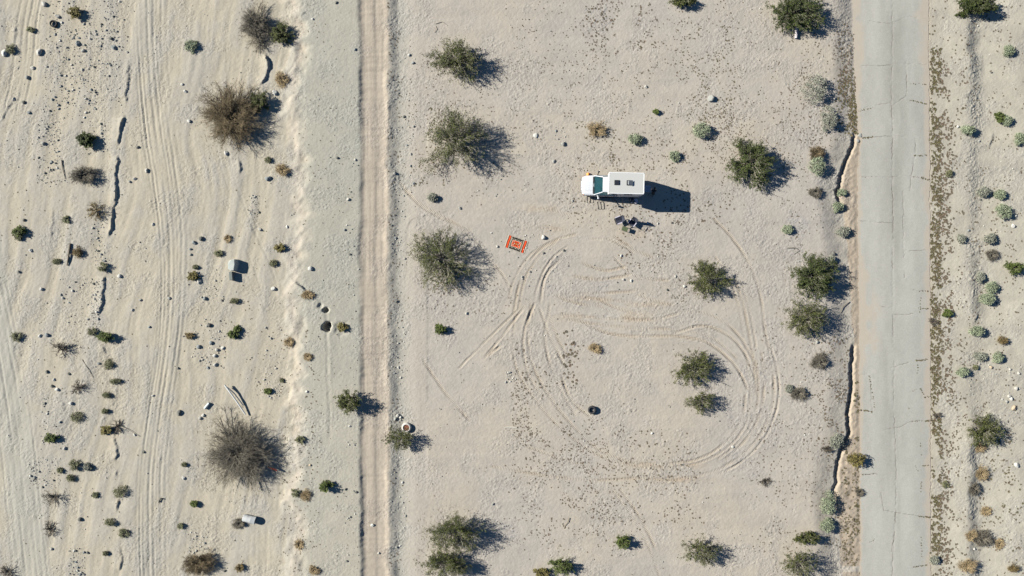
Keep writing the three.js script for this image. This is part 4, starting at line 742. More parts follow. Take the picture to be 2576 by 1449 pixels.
{
  const r = rng(31337), all = [];
  for (const [x0, y0, x1, y1, n0, s, t] of WEEDS) for (let i = 0, n = Math.round(n0 * (x0 > 2100 ? 1.4 : 1.75)); i < n; i++) {
    const x = lerp(x0, x1, r()) + (r() + r() - 1) * 0.22 * (x1 - x0), y = lerp(y0, y1, r()) + (r() + r() - 1) * 0.18 * Math.min(400, y1 - y0);
    if (onRoad(x, y) || (x > dirtL(y) - 1 && x < dirtR(y) + 5)) continue;
    if (x > 1462 && x < 1650 && y > 430 && y < 500) continue;
    if (x > 1268 && x < 1330 && y > 590 && y < 640) continue;
    if (x > 2100 && vn(x * 0.05, y * 0.03) + 0.6 * vn(x * 0.13, y * 0.1) < -0.28) continue;
    const wild = (x1 - x0) * (y1 - y0) / n > 45;
    if (wild && vn(x * 0.035, y * 0.035) + 0.5 * vn(x * 0.11, y * 0.11) < -0.12) continue;
    all.push([x, y, s * (x > 2100 ? 1.34 : 1.12) * (0.55 + 0.75 * r()), t, r()]);
  }
  // weeds rooted in the cracks of the asphalt
  for (const [x0, y0, x1, y1, n, s] of [[2163, 277, 2205, 267, 14, 1.8], [2172, 346, 2200, 343, 10, 2.8], [2285, 248, 2335, 260, 16, 2.6], [2288, 208, 2345, 210, 9, 2], [2300, 391, 2342, 389, 9, 2.4], [2165, 444, 2330, 443, 16, 1.6], [2320, 445, 2340, 452, 8, 2.5], [2314, 732, 2345, 733, 9, 2], [2320, 750, 2318, 785, 6, 2.4], [2316, 775, 2342, 777, 8, 2], [2306, 908, 2336, 905, 14, 2.6], [2312, 915, 2312, 940, 5, 2], [2190, 944, 2204, 1030, 17, 2.2], [2165, 1033, 2200, 1037, 8, 2.8], [2318, 975, 2330, 1000, 6, 2.3], [2328, 1000, 2345, 998, 5, 2.3], [2295, 985, 2310, 980, 4, 2], [2330, 1060, 2345, 1060, 6, 3], [2285, 1062, 2325, 1060, 9, 1.6], [2215, 1110, 2220, 1135, 5, 1.6], [2320, 1175, 2340, 1172, 7, 2.2], [2305, 1173, 2312, 1188, 4, 2], [2172, 1195, 2210, 1194, 8, 1.8], [2322, 1210, 2320, 1240, 5, 2], [2315, 1301, 2345, 1304, 9, 3], [2322, 1350, 2322, 1405, 9, 2], [2300, 1430, 2338, 1424, 9, 2.2], [2190, 1368, 2205, 1358, 5, 1.8], [2291, 1028, 2291, 1028, 2, 3], [2320, 1108, 2322, 1152, 3, 2.6]])
    for (let i = 0; i < n; i++) { const t = (i + r()) / n; all.push([lerp(x0, x1, t) + (r() - .5) * 3, lerp(y0, y1, t) + (r() - .5) * 3, s * (0.6 + .5 * r()), 1, r()]); }
  all.sort((a, b) => b[2] - a[2]);
  const tones = [[[128, 113, 90], [136, 117, 96], [120, 109, 88], [142, 122, 102], [114, 106, 86]], [[122, 115, 80], [128, 114, 88], [110, 106, 74], [134, 122, 90], [116, 104, 78]]];
  const yOf = (x, y) => onRoad(x, y) ? ROAD_Y + 0.03 : groundY(mX(x), mZ(y));
  const wmats = tones.flat().map(c => { const m = new THREE.MeshStandardMaterial({ color: col(...c), vertexColors: true, roughness: 1, side: THREE.DoubleSide }); m.name = 'dry_weed'; return m; });
  const wz = (x, y) => onRoad(x, y) ? ['growing in a crack of the paved road', 'weeds in the road cracks'] : x > 2344 && x < 2441 ? ['in the thick weed strip along the paved road', 'weeds of the roadside strip'] : x > 2440 ? ['on the sand beyond the weed strip', 'weeds on the eastern sand'] : x > 2080 ? ['on the narrow shoulder between gully and paved road', 'weeds of the road shoulder'] : x > 1440 && x < 1860 && y > 360 && y < 600 ? ['on the sand around the camper truck', 'weeds around the truck'] : y < 470 && x > 1000 ? ['on the flat above the camper truck', 'weeds on the upper flat'] : x > 1000 ? ['on the flat below the camper truck', 'weeds on the lower flat'] : ['on the sand west of the rutted dirt road', 'weeds west of the dirt road'];
  const solo = all.slice(0, 290), rest = all.slice(290);
  for (const [x, y, s, t, q] of solo) { const m = new THREE.Mesh(WEED, wmats[t * 5 + Math.floor(q * 5)]); m.name = numbered('dry_weed'); const R = s * 1.05 / PX; m.scale.set(R, R * 0.9, R); m.rotation.y = q * 50; m.position.set(mX(x), yOf(x, y), mZ(y)); const [w, g] = wz(x, y); finish(tag(m, `low dried ${t ? 'olive' : 'brown'} weed ${w}`, 'weed', g + (t ? ', olive' : ', brown'))); }
  const im = new THREE.InstancedMesh(WEED, new THREE.MeshStandardMaterial({ vertexColors: true, roughness: 1, side: THREE.DoubleSide }), rest.length), m4 = new THREE.Matrix4(), q4 = new THREE.Quaternion(), up = new THREE.Vector3(0, 1, 0), cc = new THREE.Color();
  rest.forEach(([x, y, s, t, q], i) => { const R = s / PX; q4.setFromAxisAngle(up, q * 50); m4.compose(new THREE.Vector3(mX(x), yOf(x, y), mZ(y)), q4, new THREE.Vector3(R, R * 0.6, R)); im.setMatrixAt(i, m4); cc.setRGB(...alb(...tones[t][Math.floor(q * 5)])); im.setColorAt(i, cc); });
  im.name = 'ground_cover'; finish(tag(im, 'countless small dried weeds dotting the sand', 'weeds', null, 'stuff'));
}
{ // twig and leaf litter dropped under the large bushes
  const r = rng(616), list = []; for (const [k, x, y, rx, ry] of SHRUBS) if (/creosote|dense|thin|dead|deadbrown/.test(k) && rx > 24) for (let i = 0; i < rx * ry * 0.055; i++) { const a = r() * 6.28, q = Math.sqrt(r()) * 1.3; list.push([x + Math.cos(a) * q * rx - 0.01 * (x - 1288), y + Math.sin(a) * q * ry - 0.01 * (y - 724.5), r(), r()]); }
  const mb = new MB(); mb.tube([[-1, 0.05, 0], [0, 0.1, 0.12], [1, 0.05, 0]], 0.09, 0.05, [1, 1, 1], 3); mb.tube([[0, 0.1, 0.1], [0.5, 0.12, 0.6]], 0.06, 0.03, [1, 1, 1], 3);
  const im = new THREE.InstancedMesh(mb.geo(), new THREE.MeshStandardMaterial({ roughness: 1 }), list.length), m4 = new THREE.Matrix4(), q4 = new THREE.Quaternion(), up = new THREE.Vector3(0, 1, 0), cc = new THREE.Color();
  list.forEach(([x, y, a, b], i) => { const X = mX(x), Z = mZ(y), s = 0.05 + 0.09 * a; q4.setFromAxisAngle(up, b * 60); m4.compose(new THREE.Vector3(X, onRoad(x, y) ? ROAD_Y + 0.05 : groundY(X, Z), Z), q4, new THREE.Vector3(s, s, s)); im.setMatrixAt(i, m4); cc.setRGB(...alb(...[[126, 112, 90], [150, 132, 106], [104, 94, 78], [166, 150, 124]][Math.floor(b * 4)])); im.setColorAt(i, cc); });
  im.name = 'twig_litter'; finish(tag(im, 'fallen twigs and leaf litter strewn under the large bushes', 'litter', null, 'stuff'));
}
// fallen stems
const stick = (name, label, cat, pts, r0, r1, c, group, sides = 6, lift = 0) => { const mb = new MB(); const q = pts.map(([x, y, h]) => { const X = mX(x), Z = mZ(y); return [X, groundY(X, Z) + (h ?? 0) + r0 * 0.8 + lift, Z]; }); const b = q[0]; mb.tube(q.map(p => [p[0] - b[0], p[1] - b[1], p[2] - b[2]]), r0, r1, alb(...c), sides); const m = new THREE.Mesh(mb.geo(), M.twig); m.name = numbered(name); m.position.set(...b); return finish(tag(m, label, cat, group)); };
stick('driftwood_log', 'forked grey driftwood log beside the brown wash shrub', 'log', [[175, 612], [172, 640, .06], [167, 668]], 0.09, 0.05, [120, 112, 98]);
stick('driftwood_log', 'short driftwood stick at the head of the flat scatter of dead branches', 'log', [[153, 402, .03], [155, 420, .02], [162, 450]], 0.05, 0.02, [118, 110, 98]);
stick('driftwood_log', 'thin grey branch below the sprawling dark dead bush', 'log', [[205, 905], [222, 930, .03], [232, 950]], 0.03, 0.015, [130, 122, 108]);
stick('driftwood_log', 'bent bare branch above the dense round dark bush', 'log', [[1980, 624, .02], [2000, 623, .08], [2010, 630, .05], [1998, 640]], 0.03, 0.012, [140, 130, 112]);
stick('driftwood_log', 'curved branch on the dark slope beside the road shoulder', 'log', [[2140, 760, .02], [2122, 772, .06], [2118, 788]], 0.035, 0.02, [120, 114, 102]);
stick('driftwood_log', 'pale broken twigs above the uppermost creosote', 'log', [[1096, 60], [1112, 55, .03], [1125, 64]], 0.03, 0.015, [200, 190, 170]);
stick('driftwood_log', 'short pale twig under the broken twigs', 'log', [[1097, 66], [1099, 74, .02], [1093, 82]], 0.025, 0.012, [180, 168, 146]);
stick('driftwood_log', 'pale dead stem beside the tan scrub above the bottom creosotes', 'log', [[1432, 1302, .04], [1428, 1312, .08], [1420, 1325]], 0.03, 0.02, [150, 136, 112]);
stick('driftwood_log', 'long bare stick reaching out from the dark branched bush', 'log', [[300, 1070, .05], [325, 1083, .1], [350, 1099, .02]], 0.03, 0.012, [128, 120, 104]);
stick('fallen_pipe', 'long bent white metal pole ending in the enormous dead brush', 'pole', [[567, 968, .35], [580, 985, .38], [597, 1010, .3], [617, 1043, .15]], 0.085, 0.07, [238, 240, 236], null, 8);
stick('fallen_pipe', 'shorter white metal pole lying alongside the long bent one', 'pole', [[572, 974, .2], [590, 990, .2], [611, 1021, .05]], 0.055, 0.05, [232, 232, 230], null, 8);
stick('hose', 'curled black rubber strip beside the wash track', 'hose', [[398, 1265], [401, 1258, .05], [404, 1254, .06], [409, 1256]], 0.06, 0.05, [52, 54, 50], null, 7);
stick('wooden_stake', 'thin white stake lying west of the black tyre', 'stake', [[1272, 1074, .03], [1300, 1075, .03]], 0.045, 0.045, [244, 238, 222], null, 4);
stick('metal_bar', 'rusty red bar at the side of the enormous dead brush', 'bar', [[675, 1173, .3], [698, 1183, .25]], 0.09, 0.09, [150, 74, 58], null, 4, .05);

// ---------------------------------------------------------------- debris
const onGround = (o, x, y, h = 0) => { const f = foot(x, y, h); o.position.set(...f); return finish(o); };
{ // pipe lengths
  const mk = (label, x, y, len, r, ang, c) => { const t = thing('pipe_section', label, 'pipe'), m = std(col(...c), 0.55); const g = new THREE.LatheGeometry([[r * .86, -len / 2], [r, -len / 2], [r, len / 2], [r * .86, len / 2], [r * .86, -len / 2]].map(p => new THREE.Vector2(...p)), 20); g.rotateZ(Math.PI / 2); part(t, 'pipe_wall', g, m); t.rotation.y = ang; const f = foot(x, y, r); t.position.set(f[0], f[1] + r * .9, f[2]); finish(t); };
  mk('white plastic pipe lying below the huge dark bush', 2003, 83, 1.1, 0.14, Math.PI / 2 - 0.06, [250, 240, 238]);
  mk('short white pipe near the top of the enormous dead brush', 518, 1022, 0.72, 0.13, 0.88, [232, 242, 238]);
}
{ // concrete block with a stub of pipe
  const t = thing('concrete_block', 'big angular concrete block with black shadow in the wash', 'block'); const s = 1 / PX;
  const shape = new THREE.Shape([[-11, 7], [-12, -2], [-9, -11], [-2, -13], [8, -14], [9, -3], [6, 11], [-3, 12]].map(p => new THREE.Vector2(p[0] * s, -p[1] * s)));
  const g = new THREE.ExtrudeGeometry(shape, { depth: 0.58, bevelEnabled: true, bevelSize: 0.06, bevelThickness: 0.06, bevelSegments: 2 }); g.rotateX(-Math.PI / 2);
  const p = g.attributes.position; for (let i = 0; i < p.count; i++) { if (p.getY(i) > 0.3) { p.setX(i, p.getX(i) * 0.78 - 0.09); p.setY(i, p.getY(i) + 0.12 * p.getX(i) + 0.03 * vn(p.getX(i) * 5, p.getZ(i) * 5)); } } g.computeVertexNormals();
  part(t, 'slab', g, std(col(196, 202, 194), 0.95)); onGround(t, 586, 668, 0.3);
  const u = thing('concrete_post', 'upright dark concrete post below the angular block', 'post'), q = new RoundedBoxGeometry(0.34, 0.5, 0.86, 2, 0.04); q.translate(0, 0.22, 0); part(u, 'post_body', q, std(col(140, 146, 138), 0.95)); u.rotation.y = 0.08; onGround(u, 580, 694, 0.3);
}
{ // dented drum
  const t = thing('metal_drum', 'dented white metal drum half buried in the lower wash', 'drum'), len = 1.25, R = 0.36, pr = [[0, 0], [R * .96, 0], [R, .03], [R, .38], [R * 1.04, .41], [R, .44], [R, .8], [R * 1.04, .83], [R, .86], [R * .98, len]];
  const g = new THREE.LatheGeometry(pr.map(p => new THREE.Vector2(...p)), 28), p = g.attributes.position; for (let i = 0; i < p.count; i++) { const y = p.getY(i), x = p.getX(i); if (y > 0.7) { const k = ss(.7, 1.25, y); p.setX(i, x * (1 - .2 * k)); p.setZ(i, p.getZ(i) * (1 + .12 * k)); } }
  g.computeVertexNormals(); g.rotateZ(-Math.PI / 2); g.translate(-len / 2, 0, 0);
  part(t, 'drum_shell', g, new THREE.MeshStandardMaterial({ color: col(228, 230, 226), roughness: 0.7, side: THREE.DoubleSide }));
  const lid = new THREE.CylinderGeometry(R * .7, R * .7, 0.03, 20); lid.rotateZ(Math.PI / 2); lid.translate(len / 2 - .12, -.02, .1); part(t, 'lid', lid, std(col(186, 184, 174), .8));
  t.rotation.y = -0.25; const f = foot(625, 1308, .3); t.position.set(f[0], f[1] + .24, f[2]); finish(t);
}
function tyreGeo(R, w, hole) { const pr = [], n = 22, c = (R + hole) / 2, a = (R - hole) / 2; for (let i = 0; i <= n; i++) { const q = Math.PI * 0.25 + i / n * Math.PI * 1.5 + Math.PI * 0; const th = i / n * 5.2 - 2.6; const x = c + a * Math.sign(Math.cos(th)) * Math.pow(Math.abs(Math.cos(th)), 0.55), y = w / 2 * Math.sign(Math.sin(th)) * Math.pow(Math.abs(Math.sin(th)), 0.7); pr.push(new THREE.Vector2(x, y)); } return new THREE.LatheGeometry(pr, 40); }
const RUBBER = new THREE.MeshStandardMaterial({ color: RGB(0.028, 0.03, 0.032), roughness: 0.7, side: THREE.DoubleSide }); RUBBER.name = 'rubber';
{
  const t = thing('old_tyre', 'worn black tyre lying flat inside the wheel track loop', 'tyre'); part(t, 'tyre', tyreGeo(0.40, 0.3, 0.22), RUBBER);
  const lugs = new MB(); for (let i = 0; i < 36; i++) { const a = i / 36 * 6.2832, c = Math.cos(a), s = Math.sin(a); lugs.tube([[c * .398, -.11, s * .398], [c * .41, .11, s * .41]], .016, .016, [.025, .027, .03], 4); } part(t, 'tread', lugs.geo(), M.twig);
  const f = foot(1489, 1031, .15); t.position.set(f[0], f[1] + .15, f[2]); t.rotation.z = 0.07; finish(t);
  const sand = new THREE.SphereGeometry(.2, 16, 8, 0, 6.2832, 0, 1.57); sand.scale(1, .35, 1); const d = new THREE.Mesh(sand, std(col(200, 188, 178), 1)); d.name = 'sand_heap'; d.position.set(.05, -.15, .03); t.add(d);
  const u = thing('old_tyre', 'small old tyre among stones in the upper wash', 'tyre'); part(u, 'tyre', tyreGeo(0.36, 0.24, 0.25), RUBBER); const e = foot(130, 57, .2); u.position.set(e[0], e[1] + .14, e[2]); u.rotation.z = -0.12; finish(u);
}
{ // concrete ring with a rusty cap
  const t = thing('well_cap', 'white concrete ring with a rusty lid beside the thin creosote', 'well cap');
  const body = new THREE.LatheGeometry([[.5, 0], [.5, .06], [.47, .3], [.42, .36], [.32, .38], [.31, .33], [.31, .1]].map(p => new THREE.Vector2(...p)), 40); part(t, 'concrete_ring', body, new THREE.MeshStandardMaterial({ color: col(228, 222, 210), roughness: .9, side: THREE.DoubleSide }));
  const w = 128, d = new Uint8Array(w * w * 4); for (let j = 0; j < w; j++) for (let i = 0; i < w; i++) { const n = fbm(i * .05, j * .05, 4), o = (j * w + i) * 4; d[o] = 112 + 60 * n; d[o + 1] = 72 + 40 * n; d[o + 2] = 54 + 30 * n; d[o + 3] = 255; }
  const lid = new THREE.CylinderGeometry(.305, .305, .04, 36); lid.translate(0, .3, 0); part(t, 'lid', lid, new THREE.MeshStandardMaterial({ map: texture(w, w, d, true), roughness: .85, metalness: .2 }));
  const rim = new THREE.TorusGeometry(.285, .014, 8, 36); rim.rotateX(Math.PI / 2); rim.translate(0, .325, 0); part(t, 'lid_rim', rim, std(col(140, 118, 104), .8));
  onGround(t, 1022, 1076, .25);
}

// ---------------------------------------------------------------- pickup truck and its slide-in camper
const PAINT = new THREE.MeshPhysicalMaterial({ color: RGB(0.5, 0.515, 0.53), roughness: 0.55, clearcoat: 0.35, clearcoatRoughness: 0.2, side: THREE.DoubleSide }); PAINT.name = 'white_paint';
const CHROME = new THREE.MeshStandardMaterial({ color: RGB(0.7, 0.71, 0.72), metalness: 0.9, roughness: 0.25 });
const BLACK = std(RGB(0.02, 0.021, 0.022), 0.6), DGREY = std(RGB(0.07, 0.072, 0.075), 0.7);
const GLASS = new THREE.MeshPhysicalMaterial({ color: RGB(0.14, 0.33, 0.36), roughness: 0.03, transmission: 0.93, thickness: 0, ior: 1.5, side: THREE.DoubleSide }); GLASS.name = 'window_glass';
const SHELL = std(RGB(0.46, 0.46, 0.43), 0.65), SHELLW = std(RGB(0.66, 0.66, 0.65), 0.5), ALU = std(RGB(0.5, 0.52, 0.54), 0.45, { metalness: 0.5 });
const RX = 9.9, RZ = -10.2;
function loftGeo(secs, closeA = true, closeB = true) { // secs: [[x, [[z,y],...]], ...], mirrored profile built by the caller
  const p = [], idx = [], n = secs[0][1].length; secs.forEach(([x, pr]) => pr.forEach(([z, y]) => p.push(x, y, z)));
  for (let s = 0; s < secs.length - 1; s++) for (let i = 0; i < n - 1; i++) { const a = s * n + i, b = a + 1, c = a + n, d = c + 1; idx.push(a, b, c, b, d, c); }
  const cap = (s, f) => { for (let i = 1; i < n - 1; i++) f ? idx.push(s * n, s * n + i + 1, s * n + i) : idx.push(s * n, s * n + i, s * n + i + 1); };
  if (closeA) cap(0, true); if (closeB) cap(secs.length - 1, false);
  const g = new THREE.BufferGeometry(); g.setAttribute('position', new THREE.Float32BufferAttribute(p, 3)); g.setIndex(idx); const q = g.toNonIndexed(); q.computeVertexNormals(); return q;
}
const mirror = h => [...h.map(([z, y]) => [z, y]), ...h.slice().reverse().filter(([z]) => z > 0).map(([z, y]) => [-z, y])];
const box = (sx, sy, sz, x, y, z, r = 0.02, seg = 2) => { const g = new RoundedBoxGeometry(sx, sy, sz, seg, Math.min(r, sx / 2.01, sy / 2.01, sz / 2.01)); g.translate(x, y, z); return g; };
{
  const t = thing('pickup_truck', 'white pickup truck carrying the slide-in camper, bonnet facing the rug side', 'truck');
  const hs = (x, w, top, drop = 0) => [x, mirror([[.9 * w, .5], [w, .62], [1.0 * w, .88], [.985 * w, top - .14 - drop], [.93 * w, top - .05 - drop], [.8 * w, top - .015 - drop * .5], [.52 * w, top], [.48 * w, top + .018], [.2 * w, top + .03], [0, top + .034]])];
  part(t, 'bonnet', loftGeo([hs(-2.92, .5, .9, .08), hs(-2.9, .64, .96, .06), hs(-2.84, .8, 1.03, .05), hs(-2.7, .92, 1.09, .04), hs(-2.5, .98, 1.12, .035), hs(-2.3, 1.0, 1.15, .03), hs(-1.95, 1.015, 1.19, .01), hs(-1.7, 1.015, 1.215, .0)]), PAINT);
  const cs = (x, top) => [x, mirror([[.92, .48], [1.015, .58], [1.02, .9], [1.0, 1.12], [.96, top], [0, top + .01]])];
  const body = part(t, 'cab_body', loftGeo([cs(-1.695, 1.2), cs(-1.1, 1.19), cs(-.2, 1.18), cs(.55, 1.18)]), PAINT);
  // greenhouse: pillars and roof around real openings
  const base = 0.95, roofW = 0.76, roofY = 1.86;
  const roofS = (x, w, y, c) => [x, mirror([[w, y - .05], [w - .03, y - .015], [w - .12, y + .006], [w * .5, y + .006 + c], [0, y + .006 + c * 1.3]])];
  part(t, 'cab_roof', loftGeo([roofS(-.93, .735, 1.815, .012), roofS(-.84, .75, 1.85, .02), roofS(-.5, .765, 1.87, .025), roofS(0, .765, 1.87, .025), roofS(.42, .75, 1.85, .02)]), PAINT);
  for (const s of [-1, 1]) {
    const bar = (a, b, r) => { const mb = new MB(); mb.tube([a, b], r, r, [1, 1, 1], 6); return mb.geo(); };
    part(t, 'pillar', bar([-1.7, 1.2, s * .95], [-.9, 1.82, s * .73], .045), PAINT); part(t, 'pillar', bar([.42, 1.2, s * .95], [.36, 1.82, s * .74], .06), PAINT); part(t, 'pillar', bar([-.35, 1.2, s * .95], [-.32, 1.83, s * .75], .04), BLACK);
  }
  const pane = (pts, bow = 0.0) => { const N = 8, p = [], idx = []; for (let j = 0; j <= N; j++) for (let i = 0; i <= N; i++) { const u = i / N, v = j / N, q = [0, 1, 2].map(a => lerp(lerp(pts[0][a], pts[1][a], u), lerp(pts[3][a], pts[2][a], u), v)); q[0] -= bow * Math.sin(u * Math.PI) * .8; q[1] += bow * .25 * Math.sin(u * Math.PI); p.push(...q); } for (let j = 0; j < N; j++) for (let i = 0; i < N; i++) { const a = j * (N + 1) + i; idx.push(a, a + 1, a + N + 1, a + 1, a + N + 2, a + N + 1); } const g = new THREE.BufferGeometry(); g.setAttribute('position', new THREE.Float32BufferAttribute(p, 3)); g.setIndex(idx); g.computeVertexNormals(); return g; };
  part(t, 'windshield', pane([[-1.7, 1.215, -.9], [-1.7, 1.215, .9], [-.92, 1.8, .71], [-.92, 1.8, -.71]], .07), GLASS);
  for (const s of [-1, 1]) { part(t, 'side_window', pane([[-1.55, 1.2, s * .945], [-.38, 1.2, s * .945], [-.36, 1.8, s * .745], [-.95, 1.8, s * .735]]), GLASS); part(t, 'side_window', pane([[-.3, 1.2, s * .945], [.38, 1.2, s * .945], [.34, 1.8, s * .74], [-.28, 1.8, s * .745]]), GLASS); }
  part(t, 'rear_window', pane([[.47, 1.2, -.85], [.47, 1.2, .85], [.4, 1.8, .7], [.4, 1.8, -.7]]), GLASS);
  // inside: dash, seats, wheel
  part(t, 'dashboard', box(.5, .16, 1.75, -1.42, 1.1, 0, .06), DGREY);
  for (const z of [-.42, .42]) { part(t, 'seat', box(.52, .16, .5, -.55, 1.0, z, .06), DGREY); part(t, 'seat_back', box(.14, .62, .5, -.22, 1.3, z, .06), DGREY); }
  part(t, 'rear_bench', box(.45, .5, 1.5, .2, 1.05, 0, .08), DGREY);
  { const g = new THREE.TorusGeometry(.18, .02, 8, 24); g.rotateY(Math.PI / 2); g.rotateZ(-.5); g.translate(-1.08, 1.24, .42); part(t, 'steering_wheel', g, BLACK); }
  part(t, 'wiper_cowl', box(.16, .03, 1.7, -1.77, 1.225, 0, .012), BLACK);
  for (const z of [-.45, .3]) { const mb = new MB(); mb.tube([[-1.73, 1.25, z - .1], [-1.6, 1.31, z + .42]], .012, .01, [.02, .02, .02], 4); part(t, 'wiper', mb.geo(), M.twig); }
  // front
  { const o = [], q = []; for (let i = 0; i <= 14; i++) { const u = i / 7 - 1; o.push(new THREE.Vector2(-3.0 + .3 * Math.pow(Math.abs(u), 2.6), u * .99)); q.unshift(new THREE.Vector2(-2.82 + .22 * Math.pow(Math.abs(u), 2.6), u * .95)); } const g = new THREE.ExtrudeGeometry(new THREE.Shape([...o, ...q]), { depth: .2, bevelEnabled: true, bevelSize: .025, bevelThickness: .03, bevelSegments: 3 }); g.rotateX(Math.PI / 2); g.translate(0, .72, 0); part(t, 'bumper', g, CHROME); }
  part(t, 'grille', box(.06, .3, 1.1, -2.875, .86, 0, .02), CHROME);
  for (let i = 0; i < 3; i++) part(t, 'grille_bar', box(.02, .05, 1.04, -2.91, .76 + i * .1, 0, .01), BLACK);
  for (const s of [-1, 1]) { const h = part(t, 'headlight', box(.1, .2, .28, -2.8, .86, s * .72, .03), new THREE.MeshPhysicalMaterial({ color: RGB(.75, .78, .8), roughness: .1, clearcoat: 1 })); part(t, 'turn_signal', box(.12, .16, .07, -2.68, .84, s * .9, .02), std(RGB(.75, .28, .04), .4)); part(t, 'fog_light', box(.05, .1, .14, -3.03, .58, s * .66, .02), DGREY); }
  // doors, handles, trims
  for (const s of [-1, 1]) {
    const d = part(t, 'door', box(1.2, .56, .03, -1.0, .87, s * 1.012, .012), PAINT); part(d, 'handle', box(.16, .03, .04, -.55, 1.05, s * 1.04, .012), BLACK);
    const e = part(t, 'door', box(.72, .56, .03, .05, .87, s * 1.012, .012), PAINT); part(e, 'handle', box(.14, .03, .04, .28, 1.05, s * 1.04, .012), BLACK);
    part(t, 'side_step', box(1.9, .06, .16, -.55, .42, s * 1.04, .025), BLACK);
    part(t, 'belt_trim', box(2.2, .035, .02, -.55, 1.135, s * 1.008, .008), BLACK);
    // towing mirror: arm, head, glass
    const m = part(t, 'mirror', box(.16, .3, .17, -1.3, 1.38, s * 1.33, .05), s > 0 ? ALU : BLACK); const mb = new MB(); mb.tube([[-1.42, 1.2, s * .97], [-1.34, 1.3, s * 1.27]], .028, .026, s > 0 ? [.5, .52, .54] : [.03, .03, .03], 6); mb.tube([[-1.36, 1.18, s * .97], [-1.3, 1.42, s * 1.27]], .022, .02, s > 0 ? [.5, .52, .54] : [.03, .03, .03], 6); part(m, 'mirror_arm', mb.geo(), M.twig); part(m, 'mirror_glass', box(.012, .25, .14, -1.215, 1.38, s * 1.33, .004), CHROME);
    // bed side with a wheel arch lip
    part(t, 'bed_side', loftGeo([[.6, s > 0 ? [[.97, .5], [1.02, .62], [1.02, 1.1], [.99, 1.3], [.86, 1.31], [.86, .55]] : [[-.86, .55], [-.86, 1.31], [-.99, 1.3], [-1.02, 1.1], [-1.02, .62], [-.97, .5]]], [2.86, s > 0 ? [[.97, .5], [1.02, .62], [1.02, 1.1], [.99, 1.3], [.86, 1.31], [.86, .55]] : [[-.86, .55], [-.86, 1.31], [-.99, 1.3], [-1.02, 1.1], [-1.02, .62], [-.97, .5]]]]), PAINT);
    part(t, 'tail_light', box(.06, .4, .12, 2.87, 1.02, s * .94, .02), std(RGB(.45, .03, .03), .3));
  }
  part(t, 'bed_floor', box(2.26, .06, 1.72, 1.73, .66, 0, .01), DGREY);
  part(t, 'chassis', box(5.3, .16, .9, 0, .42, 0, .03), BLACK);
  part(t, 'rear_bumper', box(.2, .2, 1.9, 2.96, .55, 0, .05), CHROME);
  for (const [wx, wz] of [[-1.95, .88], [-1.95, -.88], [1.62, .88], [1.62, -.88]]) {
    const g = tyreGeo(.4, .27, .24); g.rotateX(Math.PI / 2); g.translate(wx, .4, wz); const w = part(t, 'wheel', g, RUBBER);
    const d = new THREE.CylinderGeometry(.25, .23, .2, 24); d.rotateX(Math.PI / 2); d.translate(wx, .4, wz); part(w, 'rim', d, ALU);
    const hub = new THREE.CylinderGeometry(.07, .07, .26, 12); hub.rotateX(Math.PI / 2); hub.translate(wx, .4, wz); part(w, 'hub', hub, CHROME);
  }
  t.position.set(RX, groundY(RX, RZ), RZ); t.rotation.y = -0.021; finish(t);

  const c = thing('truck_camper', 'boxy off-white camper with two roof hatches sitting on the pickup', 'camper');
  // walls follow the bed: narrow between the bed sides, wide above them, over the cab at the front
  part(c, 'lower_wall', box(2.2, .66, 1.24, 1.78, 1.02, 0, .02), SHELLW);
  part(c, 'upper_wall', box(2.3, 1.42, 2.04, 1.79, 2.08, 0, .05), SHELLW);
  part(c, 'cabover', box(1.12, .78, 2.04, .09, 2.4, 0, .06), SHELLW);
  const roof = part(c, 'roof', box(3.47, .1, 2.12, 1.225, 2.85, 0, .05, 4), SHELL);
  for (const s of [-1, 1]) part(roof, 'roof_trim', box(3.4, .03, .06, 1.225, 2.9, s * 1.005, .014), std(RGB(.74, .75, .74), .5)); for (const x of [-.47, 2.92]) part(roof, 'roof_trim', box(.06, .03, 1.9, x, 2.9, 0, .014), std(RGB(.74, .75, .74), .5));
  { const h = part(c, 'roof_hatch', box(.52, .07, .5, .28, 2.92, -.04, .05, 3), BLACK); part(h, 'hatch_lid', box(.44, .02, .42, .28, 2.963, -.04, .009), std(RGB(.025, .028, .035), .25)); }
  { const h = part(c, 'roof_vent', (() => { const a = [box(.48, .09, .06, 1.46, 2.935, -.25, .02), box(.48, .09, .06, 1.46, 2.935, .17, .02), box(.06, .09, .36, 1.25, 2.935, -.04, .02), box(.06, .09, .36, 1.67, 2.935, -.04, .02)]; return mergeGeometries(a); })(), BLACK); part(h, 'vent_dome', box(.34, .02, .34, 1.44, 2.93, -.04, .009), std(RGB(.4, .42, .42), .2)); const g = box(.48, .02, .46, 0, 0, 0, .009); g.rotateZ(-.35); g.translate(1.6, 3.07, -.04); part(h, 'vent_lid', g, std(RGB(.2, .22, .23), .3)); }
  for (const s of [-1, 1]) {
    part(c, 'side_window', box(.8, .42, .03, 1.5, 2.28, s * 1.022, .012), std(RGB(.03, .035, .04), .1)); part(c, 'side_window', box(.5, .34, .03, .1, 2.42, s * 1.022, .012), std(RGB(.03, .035, .04), .1));
    part(c, 'side_stripe', box(2.26, .12, .012, 1.79, 1.72, s * 1.022, .004), std(RGB(.2, .14, .2), .6)); part(c, 'access_hatch', box(.4, .34, .02, 2.5, 1.58, s * 1.024, .008), ALU);
    for (const x of [.85, 2.72]) { const mb = new MB(); mb.tube([[x, .9, s * 1.06], [x, 1.85, s * 1.06]], .03, .03, [.4, .42, .43], 6); part(c, 'jack', mb.geo(), M.twig); }
  }
